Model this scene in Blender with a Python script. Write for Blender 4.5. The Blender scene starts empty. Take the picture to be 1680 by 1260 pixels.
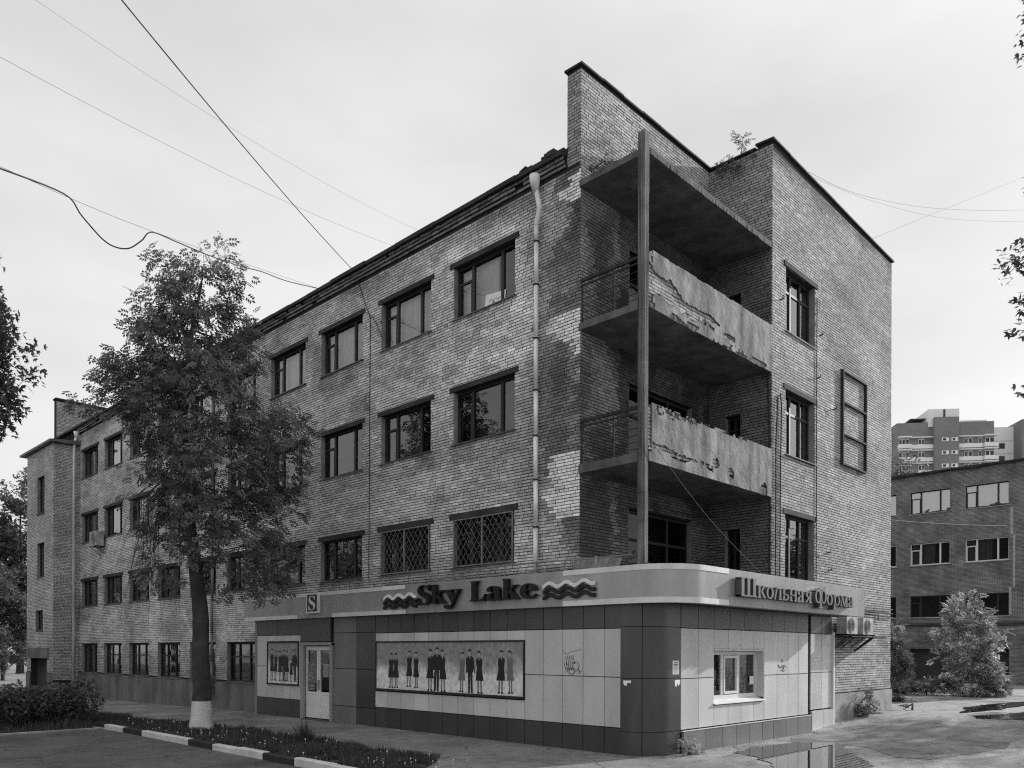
import bpy, bmesh, math, random
import numpy as np
from mathutils import Vector, Matrix
R = math.radians
random.seed(7)
RNG = np.random.default_rng(11)
SC = bpy.context.scene
COL = SC.collection

# ------------------------------------------------------------------ camera
CAM = Vector((-14.08, -11.60, 2.2))
cam_d = bpy.data.cameras.new('camera')
cam_d.sensor_width = 36.0
cam_d.lens = 28.256
cam_d.shift_y = 0.2599
cam_d.clip_start = 0.1
cam_d.clip_end = 1500.0
cam = bpy.data.objects.new('camera', cam_d)
COL.objects.link(cam)
cam.matrix_world = Matrix.Translation(CAM) @ Matrix.Rotation(R(-45.74), 4, 'Z') @ Matrix.Rotation(R(90), 4, 'X') @ Matrix.Rotation(R(0.2), 4, 'Z')
SC.camera = cam

# ------------------------------------------------------------------ sky and sun
SUN_EL, SUN_AZ = R(20), R(102)
SDIR = Vector((math.sin(SUN_AZ) * math.cos(SUN_EL), math.cos(SUN_AZ) * math.cos(SUN_EL), math.sin(SUN_EL)))
world = bpy.data.worlds.new('World')
SC.world = world
world.use_nodes = True
wn, wl = world.node_tree.nodes, world.node_tree.links
wn.clear()
w_out = wn.new('ShaderNodeOutputWorld')
w_bg = wn.new('ShaderNodeBackground')
w_bg.inputs['Strength'].default_value = 0.1
w_sky = wn.new('ShaderNodeTexSky')
w_sky.sky_type = 'NISHITA'
w_sky.sun_disc = False
w_sky.sun_elevation = SUN_EL
w_sky.sun_rotation = SUN_AZ
w_sky.dust_density = 4.0
w_bw = wn.new('ShaderNodeRGBToBW')
wl.new(w_sky.outputs[0], w_bw.inputs[0])
# thin high cloud veil over the clear sky: an even pale layer with soft drifting patches
w_tc = wn.new('ShaderNodeTexCoord')
w_map = wn.new('ShaderNodeMapping')
w_map.inputs['Scale'].default_value = (1.0, 1.0, 2.6)
wl.new(w_tc.outputs['Generated'], w_map.inputs[0])
w_n = wn.new('ShaderNodeTexNoise')
w_n.inputs['Scale'].default_value = 1.7
w_n.inputs['Detail'].default_value = 5.0
w_n.inputs['Roughness'].default_value = 0.5
wl.new(w_map.outputs[0], w_n.inputs['Vector'])
w_r = wn.new('ShaderNodeMapRange')
w_r.inputs[1].default_value = 0.34
w_r.inputs[2].default_value = 0.60
w_r.inputs[3].default_value = 6.1
w_r.inputs[4].default_value = 7.7
wl.new(w_n.outputs[0], w_r.inputs[0])
w_mix = wn.new('ShaderNodeMix')
w_mix.inputs[0].default_value = 0.88
wl.new(w_bw.outputs[0], w_mix.inputs[2])
wl.new(w_r.outputs[0], w_mix.inputs[3])
wl.new(w_mix.outputs[0], w_bg.inputs['Color'])
wl.new(w_bg.outputs[0], w_out.inputs[0])

sun_d = bpy.data.lights.new('sun', 'SUN')
sun_d.energy = 4.0
sun_d.angle = R(0.8)
sun_d.color = (1, 1, 1)          # the photograph is black and white
sun = bpy.data.objects.new('sun', sun_d)
COL.objects.link(sun)
sun.rotation_euler = SDIR.to_track_quat('Z', 'Y').to_euler()
sun.location = (40, -10, 40)

SC.view_settings.view_transform = 'Standard'
SC.view_settings.look = 'None'
SC.view_settings.exposure = 0.3
SC.view_settings.gamma = 1.0
SC.cycles.use_denoising = False      # the photograph is grainy; keep the fine brick texture
SC.cycles.filter_width = 1.2

# ------------------------------------------------------------------ materials (greys: the photograph has no colour)
MATS = {}
def mat(name, v, rough=0.85, var=0.15, scale=3.0, fine=0.12, bump=0.0, bscale=60.0, spec=0.3, metal=0.0, attr=False, objcol=False, stain=None):
    m = bpy.data.materials.new(name)
    m.use_nodes = True
    n, l = m.node_tree.nodes, m.node_tree.links
    b = n['Principled BSDF']
    b.inputs['Roughness'].default_value = rough
    b.inputs['Specular IOR Level'].default_value = spec
    b.inputs['Metallic'].default_value = metal
    geo = n.new('ShaderNodeNewGeometry')
    def noise(s, d=4.0, vec=None):
        t = n.new('ShaderNodeTexNoise')
        t.inputs['Scale'].default_value = s
        t.inputs['Detail'].default_value = d
        l.new(vec or geo.outputs['Position'], t.inputs['Vector'])
        return t.outputs[0]
    def rng(x, a, c, lo=0.3, hi=0.7):
        r = n.new('ShaderNodeMapRange')
        r.inputs[1].default_value = lo; r.inputs[2].default_value = hi
        r.inputs[3].default_value = a; r.inputs[4].default_value = c
        l.new(x, r.inputs[0])
        return r.outputs[0]
    def mul(a, c):
        q = n.new('ShaderNodeMath'); q.operation = 'MULTIPLY'
        for i, x in enumerate((a, c)):
            if isinstance(x, (int, float)): q.inputs[i].default_value = x
            else: l.new(x, q.inputs[i])
        return q.outputs[0]
    if attr:
        at = n.new('ShaderNodeAttribute'); at.attribute_name = 'tone'
        val = mul(at.outputs['Fac'], v)
    else:
        cv = n.new('ShaderNodeValue'); cv.outputs[0].default_value = v
        val = cv.outputs[0]
    if objcol:
        oi = n.new('ShaderNodeObjectInfo')
        sp = n.new('ShaderNodeSeparateColor'); l.new(oi.outputs['Color'], sp.inputs[0])
        val = mul(val, sp.outputs[0])
    if var: val = mul(val, rng(noise(scale), 1 - var, 1 + var))
    if fine: val = mul(val, rng(noise(scale * 22, 6.0), 1 - fine, 1 + fine))
    if stain:   # vertical run-off streaks: (strength, horizontal scale, vertical scale)
        mp = n.new('ShaderNodeMapping'); mp.inputs['Scale'].default_value = (stain[1], stain[1], stain[2])
        l.new(geo.outputs['Position'], mp.inputs[0])
        val = mul(val, rng(noise(1.0, 5.0, mp.outputs[0]), 1 - stain[0], 1.05, 0.35, 0.6))
    cc = n.new('ShaderNodeCombineColor')
    for i in range(3): l.new(val, cc.inputs[i])
    l.new(cc.outputs[0], b.inputs['Base Color'])
    if bump:
        bp = n.new('ShaderNodeBump'); bp.inputs['Strength'].default_value = bump; bp.inputs['Distance'].default_value = 0.02
        l.new(noise(bscale, 8.0), bp.inputs['Height']); l.new(bp.outputs[0], b.inputs['Normal'])
    MATS[name] = m
    return m

mat('brick', 1.0, 0.9, 0.12, 1.4, 0.22, 0.05, 90, spec=0.15, attr=True, objcol=True)
mat('mortar', 0.026, 0.95, 0.3, 1.2, 0.25, 0.3, 120)
mat('plaster_dark', 0.16, 0.9, 0.25, 0.8, 0.2, 0.3, 40, stain=(0.35, 1.5, 0.2))
mat('plaster', 0.27, 0.9, 0.35, 2.2, 0.25, 0.35, 50, stain=(0.6, 2.8, 0.3))
mat('concrete', 0.14, 0.9, 0.3, 1.5, 0.25, 0.4, 45, stain=(0.4, 2.5, 0.4))
mat('concrete_dark', 0.08, 0.9, 0.35, 1.2, 0.25, 0.4, 45)
mat('concrete_light', 0.36, 0.9, 0.3, 1.2, 0.2, 0.4, 30, stain=(0.45, 1.6, 0.8))
mat('post', 0.17, 0.9, 0.3, 2.0, 0.35, 0.6, 30, stain=(0.75, 14.0, 0.35))
mat('lintel', 0.045, 0.9, 0.4, 1.5, 0.3, 0.2, 50)
mat('frame_dark', 0.028, 0.6, 0.3, 3.0, 0.2)
mat('frame_grey', 0.16, 0.6, 0.25, 3.0, 0.2)
mat('frame_white', 0.72, 0.4, 0.06, 2.0, 0.04)
mat('frame_old_white', 0.42, 0.6, 0.25, 2.0, 0.15)
mat('reveal', 0.24, 0.9, 0.25, 2.0, 0.2, 0.2, 50)
mat('curtain', 0.70, 0.95, 0.15, 1.3, 0.05, stain=(0.25, 9.0, 0.15))
mat('curtain_dim', 0.16, 0.95, 0.3, 1.3, 0.05, stain=(0.5, 9.0, 0.15))
mat('interior', 0.045, 0.95, 0.4, 0.7, 0.1)
mat('roofing', 0.03, 0.8, 0.4, 1.5, 0.3, 0.4, 25)
mat('metal_edge', 0.12, 0.5, 0.3, 2.0, 0.2, metal=0.3)
mat('pipe', 0.78, 0.45, 0.2, 1.0, 0.08, metal=0.15, stain=(0.25, 3.0, 0.8))
mat('rust', 0.035, 0.9, 0.4, 5.0, 0.3)
mat('steel', 0.22, 0.6, 0.3, 5.0, 0.2, metal=0.2)
mat('panel_light', 0.58, 0.38, 0.05, 0.7, 0.05, 0.03, 300, spec=0.4, objcol=True, stain=(0.11, 1.3, 0.4))
mat('panel_mid', 0.19, 0.33, 0.08, 0.9, 0.06, 0.03, 300, spec=0.45, objcol=True, stain=(0.12, 2.0, 0.35))
mat('panel_dark', 0.062, 0.27, 0.1, 0.9, 0.08, 0.02, 300, spec=0.6, metal=0.12, objcol=True, stain=(0.12, 2.0, 0.35))
mat('joint', 0.012, 0.9, 0.1, 2.0, 0.0)
mat('fascia', 0.34, 0.30, 0.06, 0.5, 0.05, 0.02, 260, spec=0.5, metal=0.3, stain=(0.16, 1.6, 0.3))
mat('fascia_strip', 0.70, 0.4, 0.05, 0.7, 0.05, stain=(0.12, 2.5, 0.3))
mat('soffit', 0.06, 0.6, 0.1, 1.0, 0.05)
mat('letter_face', 0.012, 0.35, 0.1, 3.0, 0.05)
mat('letter_grey', 0.085, 0.5, 0.2, 2.0, 0.1)
mat('white', 0.75, 0.6, 0.08, 3.0, 0.05)
mat('dirty_white', 0.37, 0.6, 0.3, 6.0, 0.25)
mat('paper', 0.82, 0.8, 0.08, 6.0, 0.05)
mat('ink', 0.018, 0.7, 0.2, 8.0, 0.1)
mat('skin', 0.34, 0.6, 0.1, 20.0, 0.05)
mat('print_mid', 0.16, 0.6, 0.2, 20.0, 0.1)
mat('print_dark', 0.022, 0.6, 0.2, 12.0, 0.1)
mat('bark', 0.055, 0.95, 0.35, 4.0, 0.4, 0.9, 18)
mat('whitewash', 0.60, 0.95, 0.15, 4.0, 0.3, 0.7, 30)
mat('kerb_white', 0.58, 0.9, 0.2, 2.5, 0.25, 0.5, 25)
mat('kerb_black', 0.03, 0.9, 0.3, 2.5, 0.3, 0.5, 25)
mat('cable', 0.02, 0.7, 0.0, 1.0, 0.0)
mat('soil', 0.045, 1.0, 0.4, 3.0, 0.4, 0.8, 20)
mat('far_light', 0.8, 0.9, 0.08, 0.15, 0.05)
mat('far_mid', 0.22, 0.9, 0.12, 0.2, 0.15)
mat('far_white', 0.82, 0.9, 0.08, 0.3, 0.05)
mat('far_dark', 0.06, 0.6, 0.3, 0.5, 0.1)

def leaf_mat(name, v, trans=0.35):
    m = bpy.data.materials.new(name); m.use_nodes = True
    n, l = m.node_tree.nodes, m.node_tree.links
    n.clear()
    out = n.new('ShaderNodeOutputMaterial')
    at = n.new('ShaderNodeAttribute'); at.attribute_name = 'tone'
    q = n.new('ShaderNodeMath'); q.operation = 'MULTIPLY'; q.inputs[1].default_value = v
    l.new(at.outputs['Fac'], q.inputs[0])
    d = n.new('ShaderNodeBsdfPrincipled'); d.inputs['Roughness'].default_value = 0.45
    d.inputs['Specular IOR Level'].default_value = 0.35
    t = n.new('ShaderNodeBsdfTranslucent')
    l.new(q.outputs[0], d.inputs['Base Color']); l.new(q.outputs[0], t.inputs['Color'])
    mx = n.new('ShaderNodeMixShader'); mx.inputs[0].default_value = trans
    l.new(d.outputs[0], mx.inputs[1]); l.new(t.outputs[0], mx.inputs[2]); l.new(mx.outputs[0], out.inputs[0])
    MATS[name] = m
leaf_mat('leaf', 0.14, 0.3)
leaf_mat('leaf_dark', 0.17, 0.35)
leaf_mat('leaf_pale', 0.34, 0.5)
leaf_mat('grass', 0.075, 0.3)

def glass_mat(name, boost=2.0, tint=0.92, wob=0.05):
    m = bpy.data.materials.new(name); m.use_nodes = True
    n, l = m.node_tree.nodes, m.node_tree.links
    n.clear()
    out = n.new('ShaderNodeOutputMaterial')
    geo = n.new('ShaderNodeNewGeometry')
    tx = n.new('ShaderNodeTexNoise'); tx.inputs['Scale'].default_value = 2.2; tx.inputs['Detail'].default_value = 1.0
    l.new(geo.outputs['Position'], tx.inputs['Vector'])
    bp = n.new('ShaderNodeBump'); bp.inputs['Strength'].default_value = wob; bp.inputs['Distance'].default_value = 0.05
    l.new(tx.outputs[0], bp.inputs['Height'])
    fr = n.new('ShaderNodeFresnel'); fr.inputs['IOR'].default_value = 1.52
    l.new(bp.outputs[0], fr.inputs['Normal'])
    q = n.new('ShaderNodeMath'); q.operation = 'MULTIPLY'; q.use_clamp = True; q.inputs[1].default_value = boost
    l.new(fr.outputs[0], q.inputs[0])
    g = n.new('ShaderNodeBsdfGlossy'); g.inputs['Roughness'].default_value = 0.02; g.inputs['Color'].default_value = (0.95,) * 3 + (1,)
    l.new(bp.outputs[0], g.inputs['Normal'])
    t = n.new('ShaderNodeBsdfTransparent'); t.inputs['Color'].default_value = (tint,) * 3 + (1,)
    mx = n.new('ShaderNodeMixShader')
    l.new(q.outputs[0], mx.inputs[0]); l.new(t.outputs[0], mx.inputs[1]); l.new(g.outputs[0], mx.inputs[2]); l.new(mx.outputs[0], out.inputs[0])
    MATS[name] = m
glass_mat('glass', 1.9, 0.85)
glass_mat('glass_shop', 1.4, 0.6)
glass_mat('glass_dull', 0.7, 0.5)  # weaker reflection and deeper tint than the plain glass
glass_mat('glass_bright', 9.0, 0.8)

def ground_mat(name, v, patch=0.3, wet=0.0, scale=0.5):
    """asphalt: worn lighter and darker patches, aggregate speckle, damp zones that are darker and glossier"""
    m = bpy.data.materials.new(name); m.use_nodes = True
    n, l = m.node_tree.nodes, m.node_tree.links
    b = n['Principled BSDF']
    geo = n.new('ShaderNodeNewGeometry')
    def noise(s, d=5.0, rough=0.55):
        t = n.new('ShaderNodeTexNoise'); t.inputs['Scale'].default_value = s; t.inputs['Detail'].default_value = d
        t.inputs['Roughness'].default_value = rough
        l.new(geo.outputs['Position'], t.inputs['Vector']); return t.outputs[0]
    def rng(x, lo, hi, a, c):
        r = n.new('ShaderNodeMapRange')
        for i, k in enumerate((lo, hi, a, c)): r.inputs[i + 1].default_value = k
        l.new(x, r.inputs[0]); return r.outputs[0]
    def mul(a, c):
        q = n.new('ShaderNodeMath'); q.operation = 'MULTIPLY'
        l.new(a, q.inputs[0]); l.new(c, q.inputs[1]); return q.outputs[0]
    x = mul(rng(noise(scale), 0.35, 0.65, v * (1 - patch), v * (1 + patch)), rng(noise(55, 8, 0.8), 0.3, 0.7, 0.6, 1.4))
    x = mul(x, rng(noise(4, 6), 0.3, 0.7, 0.8, 1.2))
    # cracks: edges of large irregular cells, broken up by noise
    ds = n.new('ShaderNodeVectorMath'); ds.operation = 'MULTIPLY_ADD'; ds.inputs[1].default_value = (.55, .55, .55)
    nz = n.new('ShaderNodeTexNoise'); nz.inputs['Scale'].default_value = 2.2; nz.inputs['Detail'].default_value = 6; l.new(geo.outputs['Position'], nz.inputs['Vector'])
    l.new(nz.outputs[1], ds.inputs[0]); l.new(geo.outputs['Position'], ds.inputs[2])
    vo = n.new('ShaderNodeTexVoronoi'); vo.feature = 'DISTANCE_TO_EDGE'; vo.inputs['Scale'].default_value = .55; l.new(ds.outputs[0], vo.inputs['Vector'])
    ck = rng(vo.outputs['Distance'], .004, .016, .45, 1.0)
    mxk = n.new('ShaderNodeMix'); l.new(rng(noise(.45, 3), .42, .52, 0, 1), mxk.inputs[0]); mxk.inputs[2].default_value = 1.0; l.new(ck, mxk.inputs[3])
    x = mul(x, mxk.outputs[0]); x = mul(x, rng(noise(17, 5, .7), .3, .7, .72, 1.28))
    damp = rng(noise(scale * 0.8 + 0.07, 6, 0.6), 0.47, 0.60, 0.0, 1.0) if wet else None
    if wet:
        x = mul(x, rng(damp, 0, 1, 1.0, 1 - 0.55 * wet))
        l.new(rng(damp, 0, 1, 0.9, 0.9 - 0.5 * wet), b.inputs['Roughness'])
    else:
        b.inputs['Roughness'].default_value = 0.9
    cc = n.new('ShaderNodeCombineColor')
    for i in range(3): l.new(x, cc.inputs[i])
    l.new(cc.outputs[0], b.inputs['Base Color'])
    b.inputs['Specular IOR Level'].default_value = 0.3
    bp = n.new('ShaderNodeBump'); bp.inputs['Strength'].default_value = 0.6; bp.inputs['Distance'].default_value = 0.012
    l.new(noise(35, 8, 0.75), bp.inputs['Height']); l.new(bp.outputs[0], b.inputs['Normal'])
    MATS[name] = m
ground_mat('yard', 0.34, 0.6, 0.8, 0.35)
ground_mat('sidewalk', 0.22, 0.3, 0.25, 0.6)
ground_mat('asphalt', 0.115, 0.4, 0.3, 0.4)

m = mat('water', 0.02, 0.015, 0.0, 1, 0.0)
m.node_tree.nodes['Principled BSDF'].inputs['IOR'].default_value = 1.33
m.node_tree.nodes['Principled BSDF'].inputs['Specular IOR Level'].default_value = 0.5

def far_brick_mat(name, v1, v2, joint):
    """brickwork too far off to tell the bricks apart (faces -X: u = Y, v = Z)"""
    m = bpy.data.materials.new(name); m.use_nodes = True
    n, l = m.node_tree.nodes, m.node_tree.links
    b = n['Principled BSDF']; b.inputs['Roughness'].default_value = 0.92; b.inputs['Specular IOR Level'].default_value = 0.2
    geo = n.new('ShaderNodeNewGeometry')
    sp = n.new('ShaderNodeSeparateXYZ'); l.new(geo.outputs['Position'], sp.inputs[0])
    cb = n.new('ShaderNodeCombineXYZ'); l.new(sp.outputs[1], cb.inputs[0]); l.new(sp.outputs[2], cb.inputs[1])
    br = n.new('ShaderNodeTexBrick')
    br.inputs['Color1'].default_value = (v1,) * 3 + (1,); br.inputs['Color2'].default_value = (v2,) * 3 + (1,); br.inputs['Mortar'].default_value = (joint,) * 3 + (1,)
    br.inputs['Scale'].default_value = 1.0; br.inputs['Brick Width'].default_value = 0.26; br.inputs['Row Height'].default_value = 0.075; br.inputs['Mortar Size'].default_value = 0.012
    l.new(cb.outputs[0], br.inputs['Vector'])
    t = n.new('ShaderNodeTexNoise'); t.inputs['Scale'].default_value = 0.9; t.inputs['Detail'].default_value = 7
    l.new(geo.outputs['Position'], t.inputs['Vector'])
    r = n.new('ShaderNodeMapRange'); r.inputs[1].default_value = 0.3; r.inputs[2].default_value = 0.7; r.inputs[3].default_value = 0.6; r.inputs[4].default_value = 1.35
    l.new(t.outputs[0], r.inputs[0])
    mx = n.new('ShaderNodeMix'); mx.data_type = 'RGBA'; mx.blend_type = 'MULTIPLY'; mx.inputs[0].default_value = 1.0
    l.new(br.outputs[0], mx.inputs[6]); l.new(r.outputs[0], mx.inputs[7]); l.new(mx.outputs[2], b.inputs['Base Color'])
    MATS[name] = m
far_brick_mat('far_brick', 0.30, 0.20, 0.07)

def poster_mat(name, v_top, v_low):
    """printed backdrop of a poster: darker hall above, pale floor and stone below"""
    m = mat(name, 1.0, 0.4, 0.0, 1, 0.0)
    n, l = m.node_tree.nodes, m.node_tree.links
    b = n['Principled BSDF']
    geo = n.new('ShaderNodeNewGeometry')
    sp = n.new('ShaderNodeSeparateXYZ'); l.new(geo.outputs['Position'], sp.inputs[0])
    t = n.new('ShaderNodeTexNoise'); t.inputs['Scale'].default_value = 1.6; t.inputs['Detail'].default_value = 6
    l.new(geo.outputs['Position'], t.inputs['Vector'])
    a = n.new('ShaderNodeMath'); a.operation = 'MULTIPLY_ADD'; a.inputs[1].default_value = 0.9
    l.new(t.outputs[0], a.inputs[0]); l.new(sp.outputs[2], a.inputs[2])
    r = n.new('ShaderNodeMapRange'); r.inputs[1].default_value = 2.02; r.inputs[2].default_value = 2.34; r.inputs[3].default_value = v_low; r.inputs[4].default_value = v_top
    l.new(a.outputs[0], r.inputs[0])
    t2 = n.new('ShaderNodeTexNoise'); t2.inputs['Scale'].default_value = 9; t2.inputs['Detail'].default_value = 5
    l.new(geo.outputs['Position'], t2.inputs['Vector'])
    r2 = n.new('ShaderNodeMapRange'); r2.inputs[1].default_value = .3; r2.inputs[2].default_value = .7; r2.inputs[3].default_value = .75; r2.inputs[4].default_value = 1.25
    l.new(t2.outputs[0], r2.inputs[0])
    q = n.new('ShaderNodeMath'); q.operation = 'MULTIPLY'; l.new(r.outputs[0], q.inputs[0]); l.new(r2.outputs[0], q.inputs[1])
    cc = n.new('ShaderNodeCombineColor')
    for i in range(3): l.new(q.outputs[0], cc.inputs[i])
    l.new(cc.outputs[0], b.inputs['Base Color'])
poster_mat('poster', 0.27, 0.72)

# ------------------------------------------------------------------ helpers
def tag(o, label=None, cat=None, group=None, kind=None):
    if label: o['label'] = label
    if cat: o['category'] = cat
    if group: o['group'] = group
    if kind: o['kind'] = kind
    return o

def link(o, parent=None):
    COL.objects.link(o)
    if parent is not None:
        o.parent = parent
        if parent.parent is None and parent.type == 'EMPTY':
            o.matrix_parent_inverse = Matrix.Translation(-parent.location)
    return o

def empty(name, loc, label, cat, group=None):
    o = bpy.data.objects.new(name, None)
    o.location = loc
    o.empty_display_size = 0.3
    COL.objects.link(o)
    return tag(o, label, cat, group)

def part(name, parent):
    o = bpy.data.objects.new(name, None)
    o.empty_display_size = 0.2
    return link(o, parent)

class MB:
    def __init__(s): s.v = []; s.f = []; s.m = []
    def face(s, pts, mi=0):
        b = len(s.v); s.v.extend([tuple(p) for p in pts]); s.f.append(tuple(range(b, b + len(pts)))); s.m.append(mi)
    def hexa(s, c, mi=0):
        """c: 8 corners, 0-3 bottom ring, 4-7 top ring"""
        b = len(s.v); s.v.extend([tuple(p) for p in c])
        for q in ((0, 3, 2, 1), (4, 5, 6, 7), (0, 1, 5, 4), (1, 2, 6, 5), (2, 3, 7, 6), (3, 0, 4, 7)):
            s.f.append(tuple(b + i for i in q)); s.m.append(mi)
    def box(s, x0, x1, y0, y1, z0, z1, mi=0):
        s.hexa([(x0, y0, z0), (x1, y0, z0), (x1, y1, z0), (x0, y1, z0), (x0, y0, z1), (x1, y0, z1), (x1, y1, z1), (x0, y1, z1)], mi)
    def pbox(s, P, u0, u1, z0, z1, d0, d1, mi=0):
        """box on a wall plane: u along the wall, z up, d outwards"""
        s.hexa([P(u0, z0, d0), P(u1, z0, d0), P(u1, z0, d1), P(u0, z0, d1), P(u0, z1, d0), P(u1, z1, d0), P(u1, z1, d1), P(u0, z1, d1)], mi)
    def ppoly(s, P, pts, d0, d1, mi=0):
        """polygon (u,z) extruded from d0 to d1"""
        n = len(pts)
        s.face([P(u, z, d1) for u, z in pts], mi)
        s.face([P(u, z, d0) for u, z in reversed(pts)], mi)
        for i in range(n):
            a, c = pts[i], pts[(i + 1) % n]
            s.face([P(a[0], a[1], d0), P(c[0], c[1], d0), P(c[0], c[1], d1), P(a[0], a[1], d1)], mi)
    def tube(s, pts, r, n=6, mi=0, cap=True):
        pts = [Vector(p) for p in pts]
        if isinstance(r, (int, float)): r = [r] * len(pts)
        rings = []
        ref = None
        for i, p in enumerate(pts):
            t = (pts[min(i + 1, len(pts) - 1)] - pts[max(i - 1, 0)])
            t = t.normalized() if t.length > 1e-9 else Vector((0, 0, 1))
            if ref is None: ref = Vector((1, 0, 0)) if abs(t.x) < 0.8 else Vector((0, 1, 0))
            a = (ref - t * ref.dot(t))
            a = a.normalized() if a.length > 1e-6 else t.orthogonal().normalized()
            ref = a
            b = t.cross(a)
            base = len(s.v)
            for k in range(n):
                an = 2 * math.pi * k / n
                s.v.append(tuple(p + (a * math.cos(an) + b * math.sin(an)) * r[i]))
            rings.append(base)
        for i in range(len(rings) - 1):
            for k in range(n):
                a, b = rings[i], rings[i + 1]
                s.f.append((a + k, a + (k + 1) % n, b + (k + 1) % n, b + k)); s.m.append(mi)
        if cap:
            s.f.append(tuple(rings[0] + k for k in reversed(range(n)))); s.m.append(mi)
            s.f.append(tuple(rings[-1] + k for k in range(n))); s.m.append(mi)
    def bar(s, a, b, w, h=None, mi=0):
        a, b = Vector(a), Vector(b); h = h or w
        t = (b - a).normalized()
        up = Vector((0, 0, 1)) if abs(t.z) < 0.9 else Vector((1, 0, 0))
        x = t.cross(up).normalized() * (w / 2); y = x.cross(t).normalized() * (h / 2)
        s.hexa([a - x - y, a + x - y, a + x + y, a - x + y, b - x - y, b + x - y, b + x + y, b - x + y], mi)
    def build(s, name, mats, parent=None, smooth=False):
        me = bpy.data.meshes.new(name)
        me.from_pydata(s.v, [], s.f)
        if isinstance(mats, str): mats = [mats]
        for k in mats: me.materials.append(MATS[k])
        if len(mats) > 1: me.polygons.foreach_set('material_index', s.m)
        if smooth: me.polygons.foreach_set('use_smooth', [True] * len(me.polygons))
        me.update()
        return link(bpy.data.objects.new(name, me), parent)

def PX(c):   # wall in the plane X = c looking towards -X; u = Y
    return lambda u, z, d=0.0: (c - d, u, z)
def PY(c):   # wall in the plane Y = c looking towards -Y; u = X
    return lambda u, z, d=0.0: (u, c - d, z)

def outward(P, pts, d):
    """wall-plane polygon wound so that its normal points out of the wall"""
    v = [Vector(P(u, z, d)) for u, z in pts]
    n = (v[1] - v[0]).cross(v[2] - v[1]); o = Vector(P(pts[0][0], pts[0][1], d + 1)) - v[0]
    return v if n.dot(o) > 0 else v[::-1]

def hash01(ix, iy, seed):
    h = np.sin(ix * 127.1 + iy * 311.7 + seed * 74.7) * 43758.5453
    return h - np.floor(h)
def vnoise(x, y, seed=0):
    x = np.asarray(x, float); y = np.asarray(y, float)
    ix, iy = np.floor(x), np.floor(y); fx, fy = x - ix, y - iy
    fx = fx * fx * (3 - 2 * fx); fy = fy * fy * (3 - 2 * fy)
    a = hash01(ix, iy, seed); b = hash01(ix + 1, iy, seed); c = hash01(ix, iy + 1, seed); d = hash01(ix + 1, iy + 1, seed)
    return (a * (1 - fx) + b * fx) * (1 - fy) + (c * (1 - fx) + d * fx) * fy
def fbm(x, y, seed=0):
    return (vnoise(x, y, seed) * .5 + vnoise(np.asarray(x) * 2.1, np.asarray(y) * 2.1, seed + 3) * .3 + vnoise(np.asarray(x) * 4.3, np.asarray(y) * 4.3, seed + 5) * .2)

def sstep(a, b, x):
    t = np.clip((np.asarray(x, float) - a) / (b - a), 0, 1); return t * t * (3 - 2 * t)
def gz(x, y):
    """height of the ground"""
    return -0.22 * sstep(9, 30, y) + 0.25 * sstep(7.5, 12, x)

def wall_boxes(mb, P, u0, u1, z0, z1, holes, depth, mi=0):
    zs = sorted({z0, z1, *[min(max(h[2], z0), z1) for h in holes], *[min(max(h[3], z0), z1) for h in holes]})
    for a, b in zip(zs[:-1], zs[1:]):
        if b - a < 1e-4: continue
        mid = (a + b) / 2
        hs = sorted((max(h[0], u0), min(h[1], u1)) for h in holes if h[2] < mid < h[3])
        cur = u0
        for h0, h1 in hs:
            if h0 > cur + 1e-4: mb.pbox(P, cur, h0, a, b, -depth, 0, mi)
            cur = max(cur, h1)
        if cur < u1 - 1e-4: mb.pbox(P, cur, u1, a, b, -depth, 0, mi)

CH, BL, JT = 0.075, 0.25, 0.014
BRICKS = {}
def bricks(key, u0, u1, z0, z1, holes, tone, header_every=6, seed=0, pd=0.009, jit=0.12):
    """lay courses; returns arrays u0,u1,z0,z1,proud,tone"""
    rnd = np.random.default_rng(seed + 100)
    out = []
    n0, n1 = int(math.ceil(z0 / CH - 1e-6)), int(math.floor(z1 / CH + 1e-6))
    for c in range(n0, n1):
        za, zb = c * CH, c * CH + CH - JT
        mid = (za + zb) / 2
        hs = sorted((h[0], h[1]) for h in holes if h[2] - 0.02 < mid < h[3] + 0.02)
        cur = u0; iv = []
        for h0, h1 in hs:
            if h0 > cur: iv.append((cur, min(h0, u1)))
            cur = max(cur, h1)
        if cur < u1: iv.append((cur, u1))
        head = (c % header_every == 0)
        for a, b in iv:
            L = 0.12 if head else BL
            off = (c % 2) * (L + JT) * 0.5 + (0.065 if c % 4 > 1 else 0)
            k = math.floor((a - off) / (L + JT))
            x = off + k * (L + JT)
            while x < b - 0.02:
                Lx = L
                if not head and rnd.random() < 0.13: Lx = 0.12
                p, q = max(x, a), min(x + Lx, b)
                if q - p > 0.03: out.append((p, q, za, zb))
                x += Lx + JT
    A = np.array(out)
    A[:, :4] += rnd.normal(0, 0.0016, (len(A), 4))
    cu, cz = (A[:, 0] + A[:, 1]) / 2, (A[:, 2] + A[:, 3]) / 2
    t = tone(cu, cz) * np.clip(rnd.normal(1.0, jit, len(A)), 0.5, 1.6)
    proud = np.clip(pd * (1 + rnd.normal(0, 0.09, len(A))), 0.002, 0.012)
    BRICKS[key] = (A, proud, t)
    return A, proud, t

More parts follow.
